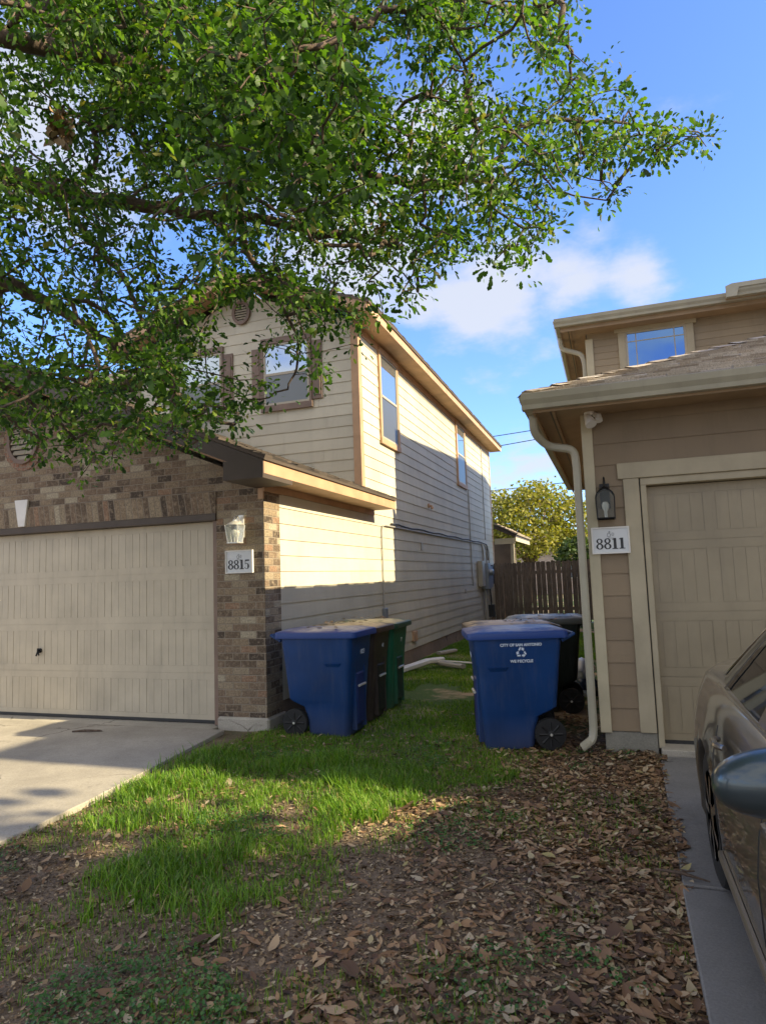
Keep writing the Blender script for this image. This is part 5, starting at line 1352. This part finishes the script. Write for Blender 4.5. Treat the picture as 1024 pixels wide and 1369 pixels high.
    # door mirrors
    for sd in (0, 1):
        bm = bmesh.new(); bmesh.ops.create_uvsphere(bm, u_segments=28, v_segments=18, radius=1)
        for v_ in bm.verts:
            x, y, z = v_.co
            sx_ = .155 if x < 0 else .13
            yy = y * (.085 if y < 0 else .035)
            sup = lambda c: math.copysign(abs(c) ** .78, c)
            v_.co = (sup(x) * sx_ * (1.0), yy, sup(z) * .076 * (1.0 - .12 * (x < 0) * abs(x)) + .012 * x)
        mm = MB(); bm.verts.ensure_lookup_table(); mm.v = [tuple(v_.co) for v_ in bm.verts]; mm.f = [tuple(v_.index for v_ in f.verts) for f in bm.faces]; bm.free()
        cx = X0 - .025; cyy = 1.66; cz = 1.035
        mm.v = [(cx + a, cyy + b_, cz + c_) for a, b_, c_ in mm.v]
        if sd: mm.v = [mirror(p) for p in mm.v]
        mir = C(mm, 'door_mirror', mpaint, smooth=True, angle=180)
        mg = MB(); q = [(cx + .118 * math.cos(a) * 1.05, cyy + .0365, cz + .05 * math.sin(a)) for a in np.linspace(0, 2 * math.pi, 20, endpoint=False)]
        mg.add(q if not sd else [mirror(p) for p in q], [tuple(range(20))]); mg.v = [(x - X0 - .9, y - 2.35, z) for x, y, z in mg.v]; mg.build('mirror_glass', M['glass'], mir, fixn=False)
        mg = MB(); q = [(cx + .09, cyy, cz - .03), (X0 + .125, cyy - .02, .965)]; mg.tube(q if not sd else [mirror(p) for p in q], .03, 10); mg.v = [(x - X0 - .9, y - 2.35, z) for x, y, z in mg.v]; mg.build('mirror_arm', rub, mir, smooth=True)
build_car()

# ------------------------------------------------------------------ ground cover
def scatter(n, x0, x1, y0, y1): return np.stack([RNG.uniform(x0, x1, n), RNG.uniform(y0, y1, n)], 1)
def gzv(p): return .02 * np.sin(p[:, 0] * 1.9 + .6) * np.cos(p[:, 1] * 1.3) + .012 * np.sin(p[:, 0] * 4.1 + p[:, 1] * 3.3) - .03
def fbm(p, s, seed):
    r = np.random.default_rng(seed); v = np.zeros(len(p))
    for o in range(4):
        a = r.uniform(0, 2 * np.pi, 3); f = s * 1.9 ** o
        v += (np.sin(p[:, 0] * f * math.cos(a[0]) + p[:, 1] * f * math.sin(a[0]) + a[1]) * np.sin(p[:, 1] * f * math.cos(a[2]) - p[:, 0] * f * math.sin(a[2]) + a[0] * 3)) / 1.5 ** o
    return v
def lawn_ok(p):
    e = np.where(p[:, 1] < 3.9, -3.585, -3.585 - (p[:, 1] - 3.9) * .13)
    ok = (p[:, 0] > e) & (p[:, 0] < .235) & ~((p[:, 1] > 6.2) & (p[:, 0] < -3.41)) & ~((p[:, 1] > 6.02) & (p[:, 0] > -.16))
    return ok
GP = [(100, 1092), (150, 1058), (235, 1016), (300, 990), (370, 985), (560, 900), (660, 860), (650, 1000), (700, 1010), (660, 1040), (560, 1062), (520, 1090), (430, 1122), (405, 1165), (370, 1210), (300, 1235), (160, 1215), (140, 1150), (215, 1105)]
GP = [tuple(on_ground(*p)[:2]) for p in GP]
WEEDS = [tuple(on_ground(*p)[:2]) for p in [(40, 1310), (130, 1275), (280, 1300), (330, 1340), (290, 1420), (20, 1420)]]
# fallen leaves
p = scatter(74000, -3.62, .30, .5, 7.4); p = p[lawn_ok(p) | ((p[:, 0] > .2) & (p[:, 0] < .26 + .05 * np.abs(fbm(p, 3, 4))) & (p[:, 1] < 5.9))]
ing = in_poly(p, GP)
pp = project(np.column_stack([p, np.zeros(len(p))]))
dens = np.clip(.42 + .38 * (p[:, 0] + 1.1) + .26 * fbm(p, 1.7, 2) + .14 * fbm(p, 6, 3), .06, 1.0)
dens = np.where(ing, .07, dens) * np.where(p[:, 1] > 6.3, .35, 1.0)
keep = RNG.random(len(p)) < np.minimum(1, dens * 1.25)
p = p[keep]; print('litter', len(p))
c = np.column_stack([p, gzv(p) + RNG.uniform(.004, .03, len(p))])
def flat_leaves(c, size, aspect, curl=.35, tilt=.38):
    n = len(c); a = RNG.uniform(0, 2 * np.pi, n); d = np.stack([np.cos(a), np.sin(a), RNG.normal(0, tilt, n)], 1); d /= np.linalg.norm(d, axis=1)[:, None]
    up = np.stack([RNG.normal(0, tilt, n), RNG.normal(0, tilt, n), np.ones(n)], 1); s = np.cross(d, up); s /= np.linalg.norm(s, axis=1)[:, None]; u = np.cross(s, d)
    L = size * RNG.uniform(.6, 1.35, n); bend = RNG.uniform(-.1, curl, n); fold = RNG.uniform(.05, .5, n)
    prof = [(-.5, .03), (-.2, .33), (.1, .42), (.32, .30), (.5, .02)]; V = []
    for t, w in prof:
        base = c + d * (L * t)[:, None] + u * (bend * L * (t * t * 4 - .3) * .5)[:, None]; off = s * (L * w * aspect)[:, None]; lf = u * (L * w * fold * .5)[:, None]
        V += [base - off + lf, base, base + off + lf]
    V = np.stack(V, 1).reshape(-1, 3); m = len(prof); f = []
    for i in range(m - 1): f += [[3 * i, 3 * i + 1, 3 * i + 4, 3 * i + 3], [3 * i + 1, 3 * i + 2, 3 * i + 5, 3 * i + 4]]
    F = (np.arange(n)[:, None, None] * (3 * m) + np.array(f)[None]).reshape(-1, 4); return V, F
V, F = flat_leaves(c, .036 * np.exp(RNG.normal(0, .38, len(c))), .52, .32, .26)
struct(raw_mesh('leaf_litter', V, F, M['litter']), 'stuff')
# crumbs and twigs
p = scatter(90000, -3.6, .26, .5, 6.2); p = p[lawn_ok(p)]; c = np.column_stack([p, gzv(p) + .004])
V, F = flat_leaves(c, .015 * np.exp(RNG.normal(0, .4, len(c))), .6, .2, .4); struct(raw_mesh('mulch_crumbs', V, F, M['chip']), 'stuff')
# grass blades
def blades(p, h, w=.0035, lean=.35):
    n = len(p); a = RNG.uniform(0, 2 * np.pi, n); H = h * RNG.uniform(.45, 1.15, n); l = RNG.uniform(.05, 1, n) * lean * H
    base = np.column_stack([p, gzv(p) - .004]); d = np.stack([np.cos(a), np.sin(a), np.zeros(n)], 1); s = np.stack([-np.sin(a), np.cos(a), np.zeros(n)], 1)
    V = []
    for t, ww in ((0, 1), (.45, .85), (.8, .5), (1, .06)):
        b = base + np.array([0, 0, 1.0]) * (H * (t - .15 * t * t * t))[:, None] + d * (l * t ** 2 * 1.6)[:, None]; o = s * (w * ww * (1 + H * 3))[:, None]; V += [b - o, b + o]
    V = np.stack(V, 1).reshape(-1, 3); f = np.array([[2 * i, 2 * i + 1, 2 * i + 3, 2 * i + 2] for i in range(3)])
    return V, (np.arange(n)[:, None, None] * 8 + f[None]).reshape(-1, 4)
VV, FF, off = [], [], 0
def push(V, F):
    global off
    VV.append(V); FF.append(F + off); off += len(V)
p = scatter(150000, -3.7, -.3, 2.5, 6.7); jit = p + RNG.normal(0, .05, p.shape) + .13 * np.stack([fbm(p, 5, 71), fbm(p, 5.7, 72)], 1); p = p[lawn_ok(p) & in_poly(jit, GP) & (RNG.random(len(p)) < np.clip(.62 + .4 * fbm(p, 3.3, 77), .12, 1))]; q = project(np.column_stack([p, np.zeros(len(p))]))
patch = fbm(p, 1.5, 11)
bright = (p[:, 1] < 5.3)
k = bright & (RNG.random(len(p)) < np.clip(.75 + .35 * patch, .15, 1)); tall = p[k]
hh = np.clip(.11 + .05 * fbm(tall, 2.2, 6), .04, .2); print('tall grass', len(tall)); push(*blades(tall, hh, .0026, .6))
p2 = scatter(240000, -3.5, 0, 5.0, 17); p2 = p2[lawn_ok(p2)]
dirtm = (np.hypot(p2[:, 0] + 2.4, (p2[:, 1] - 8.6) * .8) < .42 + .2 * fbm(p2, 4, 3)) | (np.hypot(p2[:, 0] + 1.65, (p2[:, 1] - 8.3) * 1.0) < .45 + .2 * fbm(p2, 4, 5)) | ((p2[:, 0] > -.95) & (p2[:, 1] < 12) & (RNG.random(len(p2)) < .85))
k = ~dirtm & (RNG.random(len(p2)) < np.clip(.65 + .3 * fbm(p2, 1.2, 9), .1, 1)) & ((p2[:, 0] < -.75 - .1 * p2[:, 1] * 0) | (p2[:, 1] > 12)); sh = p2[k]; print('short grass', len(sh)); push(*blades(sh, .05, .0026))
p3 = scatter(60000, -3.6, .2, .6, 6.2); p3 = p3[lawn_ok(p3)]; g3 = fbm(p3, 2.6, 21) - .35 * (p3[:, 0] + 1.6) ; p3 = p3[(g3 > -.15) & (RNG.random(len(p3)) < .6)]; print('sparse', len(p3)); push(*blades(p3, .055, .0019))
struct(raw_mesh('lawn_grass', np.vstack(VV), np.vstack(FF), M['grass']), 'stuff')
# low broadleaf weeds
p = scatter(26000, -3.5, .1, .8, 6.0); p = p[lawn_ok(p)]; g4 = fbm(p, 3.1, 33); inw = in_poly(p, WEEDS)
p = p[(inw & (RNG.random(len(p)) < .95)) | ((g4 > .75) & (RNG.random(len(p)) < .4))]; p = np.repeat(p, 5, axis=0) + RNG.normal(0, .014, (len(p) * 5, 2))
c = np.column_stack([p, gzv(p) + RNG.uniform(.008, .05, len(p))]); V, F = flat_leaves(c, .014, .9, .2, .5); struct(raw_mesh('low_weeds', V, F, M['clover']), 'stuff')
# leaves that have fallen on the lids
c = []
for cx, cy, a, n in ((-2.83, 6.33, 0, 7), (-2.85, 7.02, 0, 26), (-2.85, 7.68, 0, 14), (-1.3 + .5, 6.9, 0, 24), (-.65, 7.75, 0, 10)):
    for _ in range(n): c.append((cx + RNG.uniform(-.3, .3), cy + RNG.uniform(-.22, .22), 1.022))
V, F = flat_leaves(np.array(c), .05, .9, .2, .12); struct(raw_mesh('fallen_leaves_on_lids', V, F, M['litter']), 'stuff')
# twigs on the left driveway and a stick by the right driveway
mb = MB(); g = on_ground(118, 980); mb.tube([(g[0] - .18, g[1] - .03, .012), (g[0] - .05, g[1], .02), (g[0] + .1, g[1] + .05, .015), (g[0] + .16, g[1] + .02, .02)], [.008, .014, .010, .004], 6); mb.tube([(g[0] - .02, g[1], .02), (g[0] + .08, g[1] - .06, .03)], .006, 6)
tag(mb.build('fallen_twig', M['bark']), 'small dark twig lying in front of the tan garage door', 'twig')
mb = MB(); g = on_ground(912, 1178); mb.tube([(g[0] - .12, g[1] + .03, .03), (g[0], g[1], .035), (g[0] + .12, g[1] - .03, .02)], [.005, .009, .003], 6); mb.tube([(g[0] - .03, g[1], .035), (g[0] + .06, g[1] + .05, .03)], .004, 6)
tag(mb.build('fallen_twig', M['bark']), 'small stick on the edge of the driveway beside the rear wheel', 'twig')

# ------------------------------------------------------------------ camera
cam = bpy.data.cameras.new('camera'); cam.sensor_fit = 'HORIZONTAL'; cam.sensor_width = 36; cam.lens = 36 * FL / 1024; cam.clip_start = .05; cam.clip_end = 2000
co = bpy.data.objects.new('camera', cam); COL.objects.link(co); sc.camera = co
rt, dn, fw = CM[0], CM[1], CM[2]
co.matrix_world = Matrix(((rt[0], -dn[0], -fw[0], 0), (rt[1], -dn[1], -fw[1], 0), (rt[2], -dn[2], -fw[2], HC), (0, 0, 0, 1)))

# ------------------------------------------------------------------ sun and sky
SD = Vector((1, .012, .555)).normalized()
sun = bpy.data.lights.new('sun', 'SUN'); sun.energy = 4.2; sun.angle = R(.5); sun.color = (1, .85, .55)
so = bpy.data.objects.new('sun', sun); COL.objects.link(so); so.rotation_euler = (-SD).to_track_quat('-Z', 'Y').to_euler(); so.location = (20, 0, 20)
w = bpy.data.worlds.new('World'); sc.world = w; w.use_nodes = True; nt = w.node_tree; nt.nodes.clear()
out = N(nt, 'ShaderNodeOutputWorld'); bgn = N(nt, 'ShaderNodeBackground'); nt.links.new(bgn.outputs[0], out.inputs[0]); bgn.inputs[1].default_value = .15
sky = N(nt, 'ShaderNodeTexSky'); sky.sky_type = 'NISHITA'; sky.sun_disc = False; sky.sun_elevation = math.asin(SD.z); sky.sun_rotation = math.atan2(SD.x, SD.y)
sky.air_density = 1.0; sky.dust_density = .6; sky.ozone_density = 2.0
tc = N(nt, 'ShaderNodeTexCoord'); dirv = tc.outputs['Generated']
sp = N(nt, 'ShaderNodeSeparateXYZ'); nt.links.new(dirv, sp.inputs[0])
zc = math_(nt, 'ADD', math_(nt, 'MAXIMUM', sp.outputs[2], .0), .22)
cb = N(nt, 'ShaderNodeCombineXYZ'); nt.links.new(math_(nt, 'DIVIDE', sp.outputs[0], zc), cb.inputs[0]); nt.links.new(math_(nt, 'DIVIDE', sp.outputs[1], zc), cb.inputs[1])
n1 = noise(nt, cb.outputs[0], 2.6, 9, .6); n2 = noise(nt, cb.outputs[0], 1.1, 3, .5)
blob = None
for (px, py, rad, st) in ((640, 395, .17, 1.0), (560, 400, .10, .8), (760, 385, .12, .75), (860, 375, .09, .85), (590, 190, .14, .95), (640, 250, .10, .8), (480, 330, .22, .9), (130, 200, .25, .85), (60, 130, .15, .8), (790, 315, .06, .5), (700, 610, .10, .5), (960, 340, .07, .35), (660, 655, .10, .8), (300, 60, .15, .5)):
    d = ray(px, py); d = d / np.linalg.norm(d)
    vd = N(nt, 'ShaderNodeVectorMath', operation='DISTANCE'); nt.links.new(dirv, vd.inputs[0]); vd.inputs[1].default_value = tuple(d)
    mr = N(nt, 'ShaderNodeMapRange'); mr.interpolation_type = 'SMOOTHSTEP'; nt.links.new(vd.outputs['Value'], mr.inputs[0]); mr.inputs[1].default_value = rad; mr.inputs[2].default_value = 0; mr.inputs[3].default_value = 0; mr.inputs[4].default_value = st
    blob = mr.outputs[0] if blob is None else math_(nt, 'MAXIMUM', blob, mr.outputs[0])
rest = math_(nt, 'MULTIPLY', ramp(nt, n2, [(.30, (.45,) * 3), (.6, (1,) * 3)]), .95)
front = ramp(nt, math_(nt, 'ADD', math_(nt, 'MULTIPLY', sp.outputs[1], -.5), .5), [(.30, (0,) * 3), (.5, (1,) * 3)])
cover = math_(nt, 'MAXIMUM', blob, math_(nt, 'MULTIPLY', rest, front))
dens = math_(nt, 'SUBTRACT', math_(nt, 'ADD', math_(nt, 'MULTIPLY', cover, .54), math_(nt, 'MULTIPLY', n1, 1.55)), .86)
cm = ramp(nt, dens, [(.0, (0,) * 3), (.42, (1,) * 3)], 'EASE')
skc = mix(nt, 1.0, sky.outputs[0], (.57, .71, 1.0), 'MULTIPLY')
haze_n = math_(nt, 'MULTIPLY', cm, .88)
warm = ramp(nt, math_(nt, 'ADD', math_(nt, 'MULTIPLY', sp.outputs[1], -.5), .5), [(.35, (.235, .245, .27)), (.55, (.42, .39, .35))])  # unseen clouds behind the camera, added and brightened to warm the shade
sc9 = N(nt, 'ShaderNodeVectorMath', operation='SCALE'); nt.links.new(warm, sc9.inputs[0]); sc9.inputs['Scale'].default_value = 9.0
fin = mix(nt, haze_n, skc, sc9.outputs[0])
nt.links.new(fin, bgn.inputs[0])
sc.view_settings.view_transform = 'Standard'; sc.view_settings.look = 'None'; sc.view_settings.gamma = 1; sc.view_settings.exposure = 1.35
sc.cycles.max_bounces = 8; sc.cycles.transparent_max_bounces = 8
try: sc.cycles.use_denoising = True
except Exception: pass
